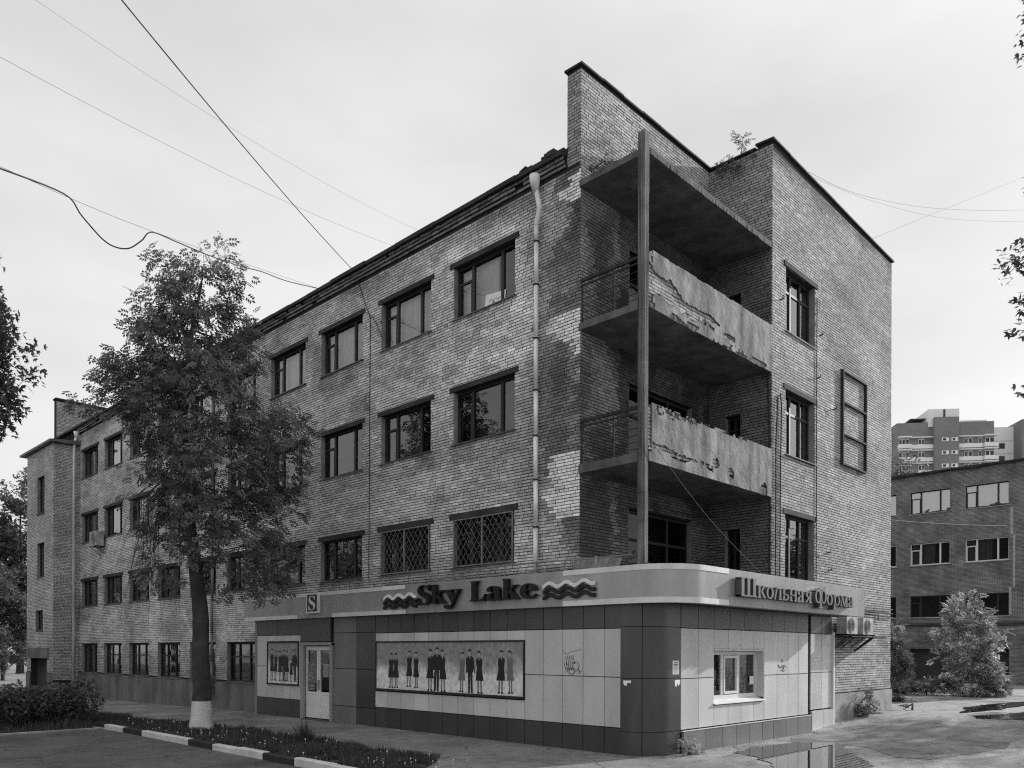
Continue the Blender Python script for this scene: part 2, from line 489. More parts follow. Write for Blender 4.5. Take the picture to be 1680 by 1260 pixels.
def brick_mesh(name, P, A, proud, t, parent, rough_edge=0.0):
    n = len(A)
    V = np.zeros((n, 8, 3))
    rr = np.random.default_rng(len(A))
    tilt = rr.normal(0, 0.00035, (n, 4))
    for j, (ui, zi) in enumerate(((0, 2), (1, 2), (1, 3), (0, 3))):
        for k, d in enumerate((np.full(n, -0.01), proud + tilt[:, j])):
            sh = 0.0 if k == 0 else 0.0025
            u = A[:, ui] + (sh if ui == 0 else -sh); z = A[:, zi] + (sh if zi == 2 else -sh)
            pts = P(u, z, d)
            for ax in range(3): V[:, k * 4 + j, ax] = pts[ax]
    base = (np.arange(n) * 8)[:, None]
    quads = np.array([[4, 5, 6, 7], [0, 1, 5, 4], [1, 2, 6, 5], [2, 3, 7, 6], [3, 0, 4, 7]])
    Fq = (base[:, :, None] + quads[None]).reshape(-1, 4)
    me = bpy.data.meshes.new(name)
    me.vertices.add(n * 8); me.vertices.foreach_set('co', V.reshape(-1))
    me.loops.add(len(Fq) * 4); me.loops.foreach_set('vertex_index', Fq.reshape(-1).astype(np.int32))
    me.polygons.add(len(Fq)); me.polygons.foreach_set('loop_start', np.arange(len(Fq)) * 4)
    at = me.attributes.new('tone', 'FLOAT', 'POINT'); at.data.foreach_set('value', np.repeat(t, 8).astype(np.float32))
    me.materials.append(MATS['brick'])
    me.polygons.foreach_set('use_smooth', np.zeros(len(Fq), bool))
    me.update(calc_edges=True)
    o = link(bpy.data.objects.new(name, me), parent)
    return tag(o, kind='stuff')

def single_bricks(P, A, proud, t, idx, parent, horiz):
    """bricks that can be picked apart: one object each, sharing one mesh"""
    mb = MB()
    if horiz == 'Y': mb.hexa([(0.01, -.123, -.03), (0.01, .123, -.03), (-.001, .121, -.028), (-.001, -.121, -.028), (0.01, -.123, .03), (0.01, .123, .03), (-.001, .121, .028), (-.001, -.121, .028)])
    else: mb.hexa([(-.123, 0.01, -.03), (.123, 0.01, -.03), (.121, -.001, -.028), (-.121, -.001, -.028), (-.123, 0.01, .03), (.123, 0.01, .03), (.121, -.001, .028), (-.121, -.001, .028)])
    me = bpy.data.meshes.new('brick'); me.from_pydata(mb.v, [], mb.f)
    at = me.attributes.new('tone', 'FLOAT', 'POINT'); at.data.foreach_set('value', [1.0] * len(me.vertices))
    me.materials.append(MATS['brick']); me.update()
    for i in idx:
        o = bpy.data.objects.new('brick', me)
        u, z = (A[i, 0] + A[i, 1]) / 2, (A[i, 2] + A[i, 3]) / 2
        o.location = P(u, z, proud[i])
        o.scale = (1, (A[i, 1] - A[i, 0]) / 0.246, (A[i, 3] - A[i, 2]) / 0.06) if horiz == 'Y' else ((A[i, 1] - A[i, 0]) / 0.246, 1, (A[i, 3] - A[i, 2]) / 0.06)
        c = float(t[i]); o.color = (c, c, c, 1)
        link(o, parent)

# ------------------------------------------------------------------ ground, road, pavement, lawn
def sheet(name, pts_fn, nx, ny, m, dz, parent=None, kind='structure'):
    mb = MB()
    for j in range(ny + 1):
        for i in range(nx + 1):
            x, y = pts_fn(i / nx, j / ny)
            mb.v.append((x, y, float(gz(x, y)) + dz))
    for j in range(ny):
        for i in range(nx):
            a = j * (nx + 1) + i
            mb.f.append((a, a + 1, a + nx + 2, a + nx + 1)); mb.m.append(0)
    o = mb.build(name, m, parent, smooth=True)
    if kind: tag(o, kind=kind)
    return o

def warp(t, lo, hi, mid0, mid1):
    """non-uniform spacing: fine between mid0 and mid1"""
    if t < 0.1: return lo + (mid0 - lo) * t / 0.1
    if t > 0.9: return mid1 + (hi - mid1) * (t - 0.9) / 0.1
    return mid0 + (mid1 - mid0) * (t - 0.1) / 0.8
sheet('ground', lambda a, b: (warp(a, -300, 500, -20, 45), warp(b, -300, 500, -25, 50)), 90, 90, 'yard', 0.0)
KX = -6.0
sheet('road', lambda a, b: (-14 + (KX + 14 - 0.09) * a, -40 + 51.9 * b), 6, 40, 'asphalt', -0.0 + 0.004)
sheet('side_road', lambda a, b: (-60 + (-14.0 + 60) * a, -40 + 160 * b), 6, 60, 'asphalt', 0.0045)
sheet('verge', lambda a, b: (-14 + (KX + 14.0 - 0.09) * a, 11.9 + 60 * b), 6, 40, 'soil', 0.012)
def edge_x(y):   # ragged border between the pavement and the lawn
    return -3.62 - 0.55 * float(sstep(9, 15, y)) + 0.10 * math.sin(y * 1.7) + 0.06 * math.sin(y * 4.1)
sheet('sidewalk', lambda a, b: ((KX + 0.08) + (0.05 - KX - 0.08) * a, -6 + 60 * b), 8, 90, 'sidewalk', 0.008)
def lawn_pt(a, b):
    y = -1.4 + 34 * b
    e = edge_x(y)
    w = 1.0 if y > 0.8 else max(0.02, (y + 1.4) / 2.2)
    x0 = KX + 0.08
    return (x0 + (e - x0) * w * a, y)
sheet('lawn_soil', lawn_pt, 8, 120, 'soil', 0.03)

kerb = tag(bpy.data.objects.new('kerb', None), kind='structure')
kerb.location = (KX, 5.0, 0); COL.objects.link(kerb)
kb = [11.78, 10.45, 9.2, 7.85, 6.5, 5.28, 4.2, 3.1, 1.92, 0.7, -0.5, -1.7, -2.9, -4.1, -5.3]
kc = [1, 0, 1, 1, 0, 1, 1, 0, 1, 1, 0, 1, 1, 0]
for i, c in enumerate(kc):
    y1, y0 = kb[i] - 0.012, kb[i + 1]
    z = float(gz(KX, (y0 + y1) / 2))
    mb = MB(); rr = random.uniform(-.012, .012); h = 0.15 + random.uniform(-.015, .01); q = 0.018
    x0, x1 = KX - .085 + rr, KX + .075 + rr
    prof = [(x0, z - .1), (x0 - .01, z + h - q), (x0 + q, z + h), (x1 - q, z + h), (x1, z + h - q), (x1, z - .1)]
    n = len(prof)
    mb.face([(x, y0, zz) for x, zz in prof]); mb.face([(x, y1, zz) for x, zz in reversed(prof)])
    for k in range(n):
        a, b = prof[k], prof[(k + 1) % n]
        mb.face([(a[0], y0, a[1]), (a[0], y1, a[1]), (b[0], y1, b[1]), (b[0], y0, b[1])])
    mb.build('kerb_stone', 'kerb_white' if c else 'kerb_black', kerb)
mb = MB(); mb.box(-14, KX - .12, 11.86, 12.02, -.2, .03)
tag(mb.build('kerb_edge', 'concrete_light'), kind='structure')

def blob_sheet(name, pts, dz, m, amp=0.12, seed=0):
    """irregular patch on the ground"""
    pts = [Vector(p) for p in pts]; c = sum(pts, Vector((0, 0))) / len(pts)
    mb = MB(); ring = []
    n = len(pts)
    for i in range(n):
        p0, p1, p2, p3 = pts[i - 1], pts[i], pts[(i + 1) % n], pts[(i + 2) % n]
        for k in range(16):
            t = k / 16
            p = 0.5 * ((2 * p1) + (p2 - p0) * t + (2 * p0 - 5 * p1 + 4 * p2 - p3) * t * t + (3 * p1 - p0 - 3 * p2 + p3) * t ** 3)
            ring.append(p + (p - c).normalized() * amp * ((float(fbm(p.x * 2.2, p.y * 2.2, seed)) - 0.5) * 3.2 + (float(fbm(p.x * 11, p.y * 11, seed + 2)) - .5) * 1.2))
    zc = float(gz(c.x, c.y)) + dz
    mb.v = [(p.x, p.y, (float(gz(p.x, p.y)) + dz if m != 'water' else zc)) for p in ring] + [(c.x, c.y, zc)]
    for i in range(len(ring)):
        mb.f.append((i, (i + 1) % len(ring), len(ring))); mb.m.append(0)
    o = mb.build(name, m); tag(o, kind='structure'); return o
blob_sheet('puddle', [(1.75, -3.05), (2.6, -2.85), (3.9, -2.98), (4.7, -3.3), (4.9, -3.9), (3.6, -4.6), (1.5, -5.9), (-.5, -6.3), (-.2, -4.9), (.8, -4.2)], 0.013, 'water', 0.13, 3)
blob_sheet('puddle', [(14.0, -4.0), (15.8, -3.7), (17.8, -3.35), (22, -3.9), (22.5, -4.6), (17.5, -4.55), (16.2, -4.4)], 0.013, 'water', 0.2, 5)
blob_sheet('puddle', [(12.3, -5.0), (13.6, -4.7), (15.2, -5.2), (16.8, -5.5), (15.5, -6.4), (12.8, -6.3)], 0.013, 'water', 0.2, 8)
blob_sheet('asphalt_patch', [(4.6, -2.75), (7.2, -2.35), (9.0, -2.65), (11.5, -4.3), (11.8, -6.2), (8.8, -6.75), (5.2, -6.6), (3.4, -5.9), (4.9, -4.2)], 0.007, 'sidewalk', 0.16, 12)
blob_sheet('asphalt_patch', [(-3.4, -.9), (-1.6, -2.6), (.2, -3.0), (1.4, -3.2), (.6, -4.0), (-1.3, -5.6), (-4.5, -5.5), (-5.4, -3.0)], 0.010, 'sidewalk', 0.16, 14)

# ------------------------------------------------------------------ main brick building
B = empty('brick_building', (7, 18, 0), 'four-storey weathered brick block with corner balconies rising behind the shop', 'building')
WY = [2.05 + 3.17 * k for k in range(10)]
WW = 2.25
FL = [(4.36, 5.63), (7.60, 8.97), (10.88, 12.24)]
GR = (1.0, 2.44)
ROOF = 13.28
D = -1.85
ZS = 3.6            # brickwork lower than this is hidden by the shop
long_holes = [(y, y + WW, a, b) for y in WY for a, b in FL] + [(y, y + WW, *GR) for y in WY[4:]]
mb = MB()
wall_boxes(mb, PX(0), 0.40, 37.0, -0.6, ROOF, long_holes, 0.38)
facade = mb.build('facade_wall', 'mortar', B)

PATCH = [(12.45, 12.62, .30), (12.62, 12.80, .62), (12.80, 13.08, .42), (8.95, 9.30, .14), (9.30, 9.45, .60), (9.45, 9.62, .80), (9.62, 9.95, .95),
         (5.27, 5.40, .80), (5.40, 5.55, .88), (5.55, 5.75, .98), (5.75, 6.02, 1.12), (6.02, 6.25, .92), (6.25, 6.72, .95)]
def tone_long(u, z):
    t = 0.60 * (0.55 + .85 * fbm(u / 2.2, z / 1.3, 1)) * (0.82 + 0.36 * vnoise(u * 1.3, z * 4.0, 9))
    damp = sstep(2.2, 0.6, u) * sstep(0.22, 0.62, fbm(u * 1.1 + 3, z * 0.55, 21) + .12 * (vnoise(u * 9, z * 14, 22) - .5))       # damp, sooty strip beside the downpipe
    t = t * (1 - 0.68 * damp)
    ero = sstep(.60, .70, fbm(u * .75 + 9, z * .9, 23)); t = t * (1 - .28 * ero * (.5 + .8 * vnoise(u * 5, z * 7, 24)))
    top = sstep(12.4, 13.2, z) * sstep(0.35, 0.6, fbm(u * .7, z * 1.4, 31)); t = t * (1 - 0.35 * top)
    lite = np.exp(-((u - 3.2) / 2.4) ** 2 - ((z - 10.1) / .9) ** 2) * sstep(.3, .6, fbm(u * 1.2, z * 1.5, 41)); t = t * (1 + 0.65 * lite)
    for y in WY[:5]:
        for a, b in FL:
            m_ = ((u > y - .1) & (u < y + WW + .1) & (z < a) & (z > a - .55)); t = np.where(m_, t * (0.72 + 0.2 * vnoise(u * 3, z * 3, 5)), t)
    band = (u > 2.0) & (u < 5.0) & (z > 12.45) & (z < 12.85); t = np.where(band, t * 1.35, t)
    base = sstep(3.2, 1.0, z); t = t * (1 - 0.28 * base)
    j = 0.12 * (hash01(np.floor(z / CH), np.zeros_like(z), 3) - .5)
    for a, b, w in PATCH:
        t = np.where((z > a) & (z <= b) & (u < w + j), 0.85, t)
    return np.where(vnoise(u * 30, z * 30, 77) > .985, t * 1.7, t)
A, pr, tn = bricks('long', 0.0, 33.4, 1.03, ROOF - .05, long_holes + [(-1, 14.0, 0, ZS)], tone_long, 6, 1)
# the bricks that show largest: those close to the corner, above the shop
full = (A[:, 1] - A[:, 0] > .23) & (A[:, 2] > 4.3)
dist = np.hypot(A[:, 0] + 11.6, 14.08) + 0.4 * (A[:, 2] - 2.2)
order = np.argsort(np.where(full, dist, 1e9))[:150]
rest = np.setdiff1d(np.arange(len(A)), order)
brick_mesh('brickwork', PX(0), A[rest], pr[rest], tn[rest], facade)
single_bricks(PX(0), A, pr, tn, order, facade, 'Y')

# plastered plinth left of the shop, rough cornice and roof edge
mb = MB()
for a in np.arange(14.1, 33.3, 1.6):
    b_ = min(a + 1.6, 33.3)
    mb.pbox(PX(0), a, b_, -.6, 0.97 + random.uniform(-.004, .004), 0, 0.045 + random.uniform(-.004, .004))
mb.build('plinth', 'plaster_dark', B)
def strip_course(P, u0, u1, z0, z1, d0, d1, name, m, step=0.26, jit=0.012, miss=0.0):
    mb = MB(); u = u0
    while u < u1:
        q = min(u + step - .011, u1)
        if random.random() > miss: mb.pbox(P, u, q, z0, z1, d0, d1 + random.uniform(-jit, jit))
        u += step
    return mb
corn = MB()
corn.pbox(PX(0), .40, 37, ROOF, ROOF + .26, -.38, 0.02)
corn.pbox(PX(0), .44, 37, ROOF + .26, ROOF + .30, -.38, 0.16)
cornice = corn.build('cornice', 'mortar', B)
for z0, d1 in ((ROOF + .005, .055), (ROOF + .085, .10), (ROOF + .165, .13)):
    rowA = []
    u = .42
    while u < 33.4:
        rowA.append((u, u + .12 if z0 > ROOF + .1 else u + .25, z0, z0 + .066)); u += .131 if z0 > ROOF + .1 else .261
    rowA = np.array(rowA); n_ = len(rowA)
    keep = RNG.random(n_) > .05
    PP = PX(-d1 + .012)
    brick_mesh('cornice_bricks', PP, rowA[keep], np.full(keep.sum(), .012) + RNG.normal(0, .006, keep.sum()), 0.19 * np.clip(RNG.normal(1, .22, keep.sum()), .4, 2.2), cornice)
# ragged roofing felt and tin along the eave
mb = MB(); u = .42; zb = ROOF + .30
while u < 37.2:
    L = random.uniform(.9, 2.2); q = min(u + L, 37.2)
    lift = random.uniform(-.008, .014); out = random.uniform(.205, .235); sag = random.uniform(.0, .018)
    mb.hexa([(-out, u, zb - .06 - sag), (0.3, u, zb + .005), (0.3, q + .05, zb + .005), (-out, q + .05, zb - .06 - sag * .3),
             (-out, u, zb + .035 + lift), (0.3, u, zb + .075), (0.3, q + .05, zb + .075), (-out, q + .05, zb + .03 + lift)])
    u = q
mb.build('roof_edge', 'roofing', B)
mb = MB()
for k in range(16):   # torn felt lumps by the corner
    mb = MB()
    y = random.uniform(.42, 1.7); x = random.uniform(-.2, .1); s = random.uniform(.05, .13); z = zb + .04 + random.uniform(0, .10) * (1.8 - y)
    mb.hexa([(x + random.uniform(-s, s) * .3 + sx * s, y + sy * s, z + sz * s * .55) for sz in (-1, 1) for sx, sy in ((-1, -1), (1, -1), (1, 1), (-1, 1))])
    mb.build('torn_felt', 'roofing', B)
mb = MB(); mb.box(0.3, 14.0, .4, 37.0, ROOF + .1, ROOF + .32); mb.build('roof', 'roofing', B)

# end wall behind the balconies, with its tall parapet
E0H = [(1.85, 4.7, z + .02, z + 2.35) for z in (3.3, 6.35, 9.58)]
mb = MB()
wall_boxes(mb, PY(0.0), 0.0, 5.55, 2.9, 15.46, E0H, 0.40)
end0 = mb.build('balcony_back_wall', 'mortar', B)
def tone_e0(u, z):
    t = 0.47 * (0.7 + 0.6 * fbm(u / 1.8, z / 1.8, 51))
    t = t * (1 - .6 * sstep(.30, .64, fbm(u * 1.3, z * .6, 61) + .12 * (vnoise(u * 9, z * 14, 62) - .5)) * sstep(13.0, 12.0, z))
    return t * np.maximum(np.where(u < 1.42, .62, .33), sstep(12.7, 12.9, z))  # recess shade put into the brick tone, lighter at the lit left end
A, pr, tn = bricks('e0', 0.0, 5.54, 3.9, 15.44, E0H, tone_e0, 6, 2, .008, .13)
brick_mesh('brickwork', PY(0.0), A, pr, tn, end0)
A, pr, tn = bricks('cap', 0.0, .40, ROOF - .02, 15.44, [], lambda u, z: .36 * (.6 + .8 * fbm(u * 3, z * 1.1, 71)), 5, 3)
brick_mesh('brickwork', PX(0.0), A, pr, tn, end0)
# projecting block: side wall and gable
SIDE_X = 5.55
SH = [(-.98, -.52, z + .9, z + 2.15) for z in (3.3, 6.35, 9.58)]
mb = MB(); wall_boxes(mb, PX(SIDE_X), D + .38, 0.39, 2.9, 15.42, SH, 0.38)
side = mb.build('block_side_wall', 'mortar', B)
A, pr, tn = bricks('side', D - .012, -.012, 3.9, 15.40, SH, lambda u, z: 0.34 * (0.6 + 0.8 * fbm(u / 1.2, z / 1.5, 81)) * (1 - .45 * sstep(13.5, 12.5, z)), 6, 4)  # tone lowered below the roof slab: shade of the recess painted in
brick_mesh('brickwork', PX(SIDE_X), A, pr, tn, side)
EW = [(6.33, 8.14, 4.0, 5.87), (6.33, 8.14, 7.47, 9.18), (6.33, 8.14, 10.75, 12.45)]
mb = MB(); wall_boxes(mb, PY(D), SIDE_X, 14.15, -.3, 15.3, EW, 0.38)
mb.ppoly(PY(D), [(SIDE_X, 15.3), (14.15, 15.3), (14.15, 15.302), (SIDE_X, 15.46)], -.38, 0)
end1 = mb.build('end_wall', 'mortar', B)
def tone_e1(u, z):
    t = 0.43 * (0.78 + 0.45 * fbm(u / 2.5, z / 1.6, 91)) * (.88 + .24 * vnoise(u * .6, z * 3.5, 95))
    t = t * (1 - .5 * sstep(14.75, 15.35, z + .9 * (fbm(u * 1.3, z, 97) - .5)))
    t = t * (1 - .45 * sstep(.52, .7, fbm(u * .8, z * 1.1, 99)) * sstep(3.2, 2.2, z))
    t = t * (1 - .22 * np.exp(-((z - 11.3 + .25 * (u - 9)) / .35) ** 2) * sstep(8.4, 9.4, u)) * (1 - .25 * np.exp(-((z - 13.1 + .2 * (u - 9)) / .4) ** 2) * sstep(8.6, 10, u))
    return t
A, pr, tn = bricks('e1', SIDE_X - .012, 14.15, .96, 15.28, EW + [(0, 9.2, 0, 3.1), (0, 7.6, 0, 3.9)], tone_e1, 6, 5, .007, .13)
full = (A[:, 1] - A[:, 0] > .23) & (A[:, 2] > 4.05)
dist = np.hypot(A[:, 0] + 14.08, 9.75) + .4 * (A[:, 2] - 2.2)
order = np.argsort(np.where(full, dist, 1e9))[:150]
rest = np.setdiff1d(np.arange(len(A)), order)
brick_mesh('brickwork', PY(D), A[rest], pr[rest], tn[rest], end1)
single_bricks(PY(D), A, pr, tn, order, end1, 'X')
# copings
mb = MB()
def coping(P, u0, u1, za, zb, d0, d1, n):
    for i in range(n):
        a, b = u0 + (u1 - u0) * i / n, u0 + (u1 - u0) * (i + 1) / n
        z0 = za + (zb - za) * i / n; z1 = za + (zb - za) * (i + 1) / n; o = random.uniform(-.012, .012)
        mb.hexa([P(a, z0 + o, d0), P(b, z1 + o, d0), P(b, z1 + o - .02, d1), P(a, z0 + o - .02, d1), P(a, z0 + .05 + o, d0), P(b, z1 + .05 + o, d0), P(b, z1 + .025 + o, d1), P(a, z0 + .025 + o, d1)])
coping(PY(0.0), -.06, 5.5, 15.46, 15.46, -.45, .07, 7)
coping(PY(D), SIDE_X - .07, 14.22, 15.47, 15.31, -.45, .07, 9)
coping(PX(SIDE_X), D + .46, 0.39, 15.43, 15.43, -.42, .06, 3)
mb.build('coping', 'roofing', B)
mb = MB()
for i in range(5):
    a, b = 9.15 + i, min(10.14 + i, 14.17)
    mb.pbox(PY(D), a, b, -.3, .94 + random.uniform(-.01, .01), 0, .06 + random.uniform(-.006, .006))
mb.build('plinth', 'concrete_light', B)
# the walls and floors that close the block at the back
mb = MB()
mb.box(13.8, 14.15, D + .4, 37, -.3, 15.2); mb.box(0.4, 13.8, 36.6, 37, -.3, ROOF)
mb.box(SIDE_X + .4, 13.8, .41, .7, ROOF + .1, 15.4)
mb.build('rear_wall', 'mortar', B)
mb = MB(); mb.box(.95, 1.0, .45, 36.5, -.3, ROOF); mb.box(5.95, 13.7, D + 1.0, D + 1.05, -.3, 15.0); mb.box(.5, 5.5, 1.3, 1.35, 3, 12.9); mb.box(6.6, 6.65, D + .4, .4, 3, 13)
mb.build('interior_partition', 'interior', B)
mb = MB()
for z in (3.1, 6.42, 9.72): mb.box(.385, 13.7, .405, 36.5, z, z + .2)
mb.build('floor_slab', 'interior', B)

# ------------------------------------------------------------------ windows
def window(P, u0, u1, z0, z1, style, mirror=False, frame='frame_dark', depth=0.13, lintel=True, fill=None, sill=True, grille=False, parent=B, sillm='metal_edge', pane='glass'):
    w = part('window', parent)
    fr = MB(); f = 0.065
    d0, d1 = -depth - .06, -depth
    U = (lambda s: u1 - (u1 - u0) * s) if mirror else (lambda s: u0 + (u1 - u0) * s)
    def fb(sa, sb, za, zb, dd=0.0): fr.pbox(P, min(U(sa), U(sb)), max(U(sa), U(sb)), za, zb, d0, d1 + dd)
    W = u1 - u0; s = f / W
    H = z1 - z0
    fb(0, s, z0, z1); fb(1 - s, 1, z0, z1); fb(s, 1 - s, z0, z0 + f, -.002); fb(s, 1 - s, z1 - f, z1, -.002)
    if style == 'three':      # small vent casement, wide light, narrow light
        m1, m2 = .27, .745
        fb(m1 - s * .7, m1 + s * .7, z0 + f, z1 - f, .004); fb(m2 - s * .7, m2 + s * .7, z0 + f, z1 - f, .004)
        fb(s, m1 - s * .7, z0 + H * .66, z0 + H * .66 + .06, -.004)
        fb(s, s * 1.7, z0 + f, z0 + H * .66, -.006); fb(m1 - s * 1.4, m1 - s * .7, z0 + f, z0 + H * .66, -.006)
    elif style == 'bands':    # two vertical bars and a transom near the top
        for m1 in (.33, .66): fb(m1 - s * .6, m1 + s * .6, z0 + f, z1 - f, .004)
        fb(s, 1 - s, z0 + H * .68, z0 + H * .68 + .07, -.004)
    elif style == 'two':
        fb(.5 - s * .6, .5 + s * .6, z0 + f, z1 - f, .004); fb(s, 1 - s, z0 + H * .7, z0 + H * .7 + .05, -.004)
    elif style == 'ground':
        for m1 in (.32, .68): fb(m1 - s * .5, m1 + s * .5, z0 + f, z1 - f, .004)
        fb(s, 1 - s, z0 + H * .62, z0 + H * .62 + .05, -.004)
    fr.build('frame', frame, w)
    pn = MB(); dg = -depth - .035
    pn.face(outward(P, [(u0 + .03, z0 + .03), (u1 - .03, z0 + .03), (u1 - .03, z1 - .03), (u0 + .03, z1 - .03)], dg))
    pn.build('pane', pane, w)
    if fill:
        cu = MB(); n = 26; a, b = u0 + .03, u1 - .03
        if fill.startswith('half'): a, b = (a, a + (b - a) * .6) if not mirror else (a + (b - a) * .4, b)
        for i in range(n):
            ua, ub = a + (b - a) * i / n, a + (b - a) * (i + 1) / n
            da = -depth - .22 - .02 * math.sin(i * 1.9); db = -depth - .22 - .02 * math.sin((i + 1) * 1.9)
            cu.face([P(ua, z0, da), P(ub, z0, db), P(ub, z1, db), P(ua, z1, da)])
        cu.build('curtain', 'curtain_dim' if 'dim' in fill else 'curtain', w)
    if lintel:
        li = MB(); e = .13; li.pbox(P, u0 - e, u1 + e, z1 + .001, z1 + .135, -.3, .028 + random.uniform(-.006, .012))
        li.build('lintel', 'lintel', w)
    rv = MB()   # plastered reveals
    rv.pbox(P, u0 + .001, u0 + .018, z0, z1, -depth - .065, -.004); rv.build('reveal', 'reveal', w)
    rv = MB(); rv.pbox(P, u1 - .018, u1 - .001, z0, z1, -depth - .065, -.004); rv.build('reveal', 'reveal', w)
    if sill:
        si = MB(); t = random.uniform(-.012, .012); o = .05 + random.uniform(0, .03)
        si.hexa([P(u0 - .06, z0 - .045 + t, o), P(u1 + .06, z0 - .045 - t, o), P(u1 + .02, z0 - .012, -depth), P(u0 - .02, z0 - .012, -depth),
                 P(u0 - .06, z0 - .02 + t, o), P(u1 + .06, z0 - .02 - t, o), P(u1 + .02, z0 + .018, -depth), P(u0 - .02, z0 + .018, -depth)])
        si.build('sill', sillm, w)
    if grille:
        g = MB()
        g.bar(P(u0 + .05, z0, .02), P(u0 + .05, z1 - .03, .02), .03); g.bar(P(u1 - .05, z0, .02), P(u1 - .05, z1 - .03, .02), .03)
        g.bar(P((u0 + u1) / 2, z0, .02), P((u0 + u1) / 2, z1 - .03, .02), .04)
        g.bar(P(u0 + .05, z0 + .02, .02), P(u1 - .05, z0 + .02, .02), .03); g.bar(P(u0 + .05, z1 - .04, .02), P(u1 - .05, z1 - .04, .02), .03)
        sp, sl = .20, 1.35
        a, b, c, d = u0 + .05, u1 - .05, z0 + .02, z1 - .04
        for sg in (1, -1):
            k = -int((d - c) / sl / sp) - 2
            while True:
                us = a + k * sp
                if us > b + (d - c): break
                p0, p1 = (us, c), (us + (d - c) / sl, d)
                if sg < 0: p0, p1 = (a + b - p0[0], c), (a + b - p1[0], d)
                # clip to the frame
                (xa, ya), (xb, yb) = p0, p1
                t0, t1 = 0.0, 1.0; dx = xb - xa
                lo, hi = sorted(((a - xa) / dx, (b - xa) / dx)); t0, t1 = max(t0, lo), min(t1, hi)
                if t1 - t0 > .02:
                    pts = []
                    m_ = max(3, int((t1 - t0) * 14))
                    for i in range(m_ + 1):
                        t = t0 + (t1 - t0) * i / m_; wv = .010 * math.sin(i * 3.0)
                        pts.append(P(xa + dx * t + wv, ya + (yb - ya) * t, .02 + .006 * sg))
                    g.tube(pts, .0055, 3, cap=False)
                k += 1
        g.build('grille', 'steel', w)
    return w
f4 = ['half', 'light', 'light', 'light', 'half', 'light', 'dim', 'half', 'light', 'dim']
f3 = [None, 'half_dim', None, 'half_dim', None, 'dim', None, 'dim', 'dim', 'dim']
for k, y in enumerate(WY):
    for fl, (a, b) in enumerate(FL):
        fill = f4[k] if fl == 2 else (f3[k] if fl == 1 else None)
        window(PX(0), y, y + WW, a, b, 'three', True, fill=fill, grille=(fl == 0 and k < 2), frame='frame_dark')
    if k >= 4: window(PX(0), y, y + WW, *GR, 'ground', True, lintel=False, fill=None, sillm='concrete')
for a, b, c, d in EW: window(PY(D), a, b, c, d, 'bands', False, fill='half_dim', depth=.16, sillm='concrete_light')
for a, b, c, d in E0H: window(PY(0), a, b, c, d, 'bands', False, sill=False, lintel=False, pane='glass_dull')
for a, b, c, d in SH: window(PX(SIDE_X), a, b, c, d, 'two', False, sill=False, lintel=False, pane='glass_dull')
# paper card behind the top window next to the downpipe
mb = MB(); mb.face([(.15, 3.28, 10.97), (.15, 2.55, 10.90), (.15, 2.52, 11.20), (.15, 3.25, 11.27)]); o = mb.build('paper_card', 'paper', B); tag(o, 'white paper card propped behind the glass of the top window beside the downpipe')
mb = MB()
for i in range(9):
    y = 3.12 - i * .062; z = 11.085 + .02 * math.sin(i * 2.2) - i * .004
    mb.bar((.147, y, z), (.147, y - .035, z + .03 * math.sin(i * 3.1)), .014)
for i in range(3): mb.bar((.147, 3.0 - i * .02, 11.0 - .0 * i), (.147, 2.96 - i * .02, 11.03), .01)
mb.build('scribble', 'ink', o)

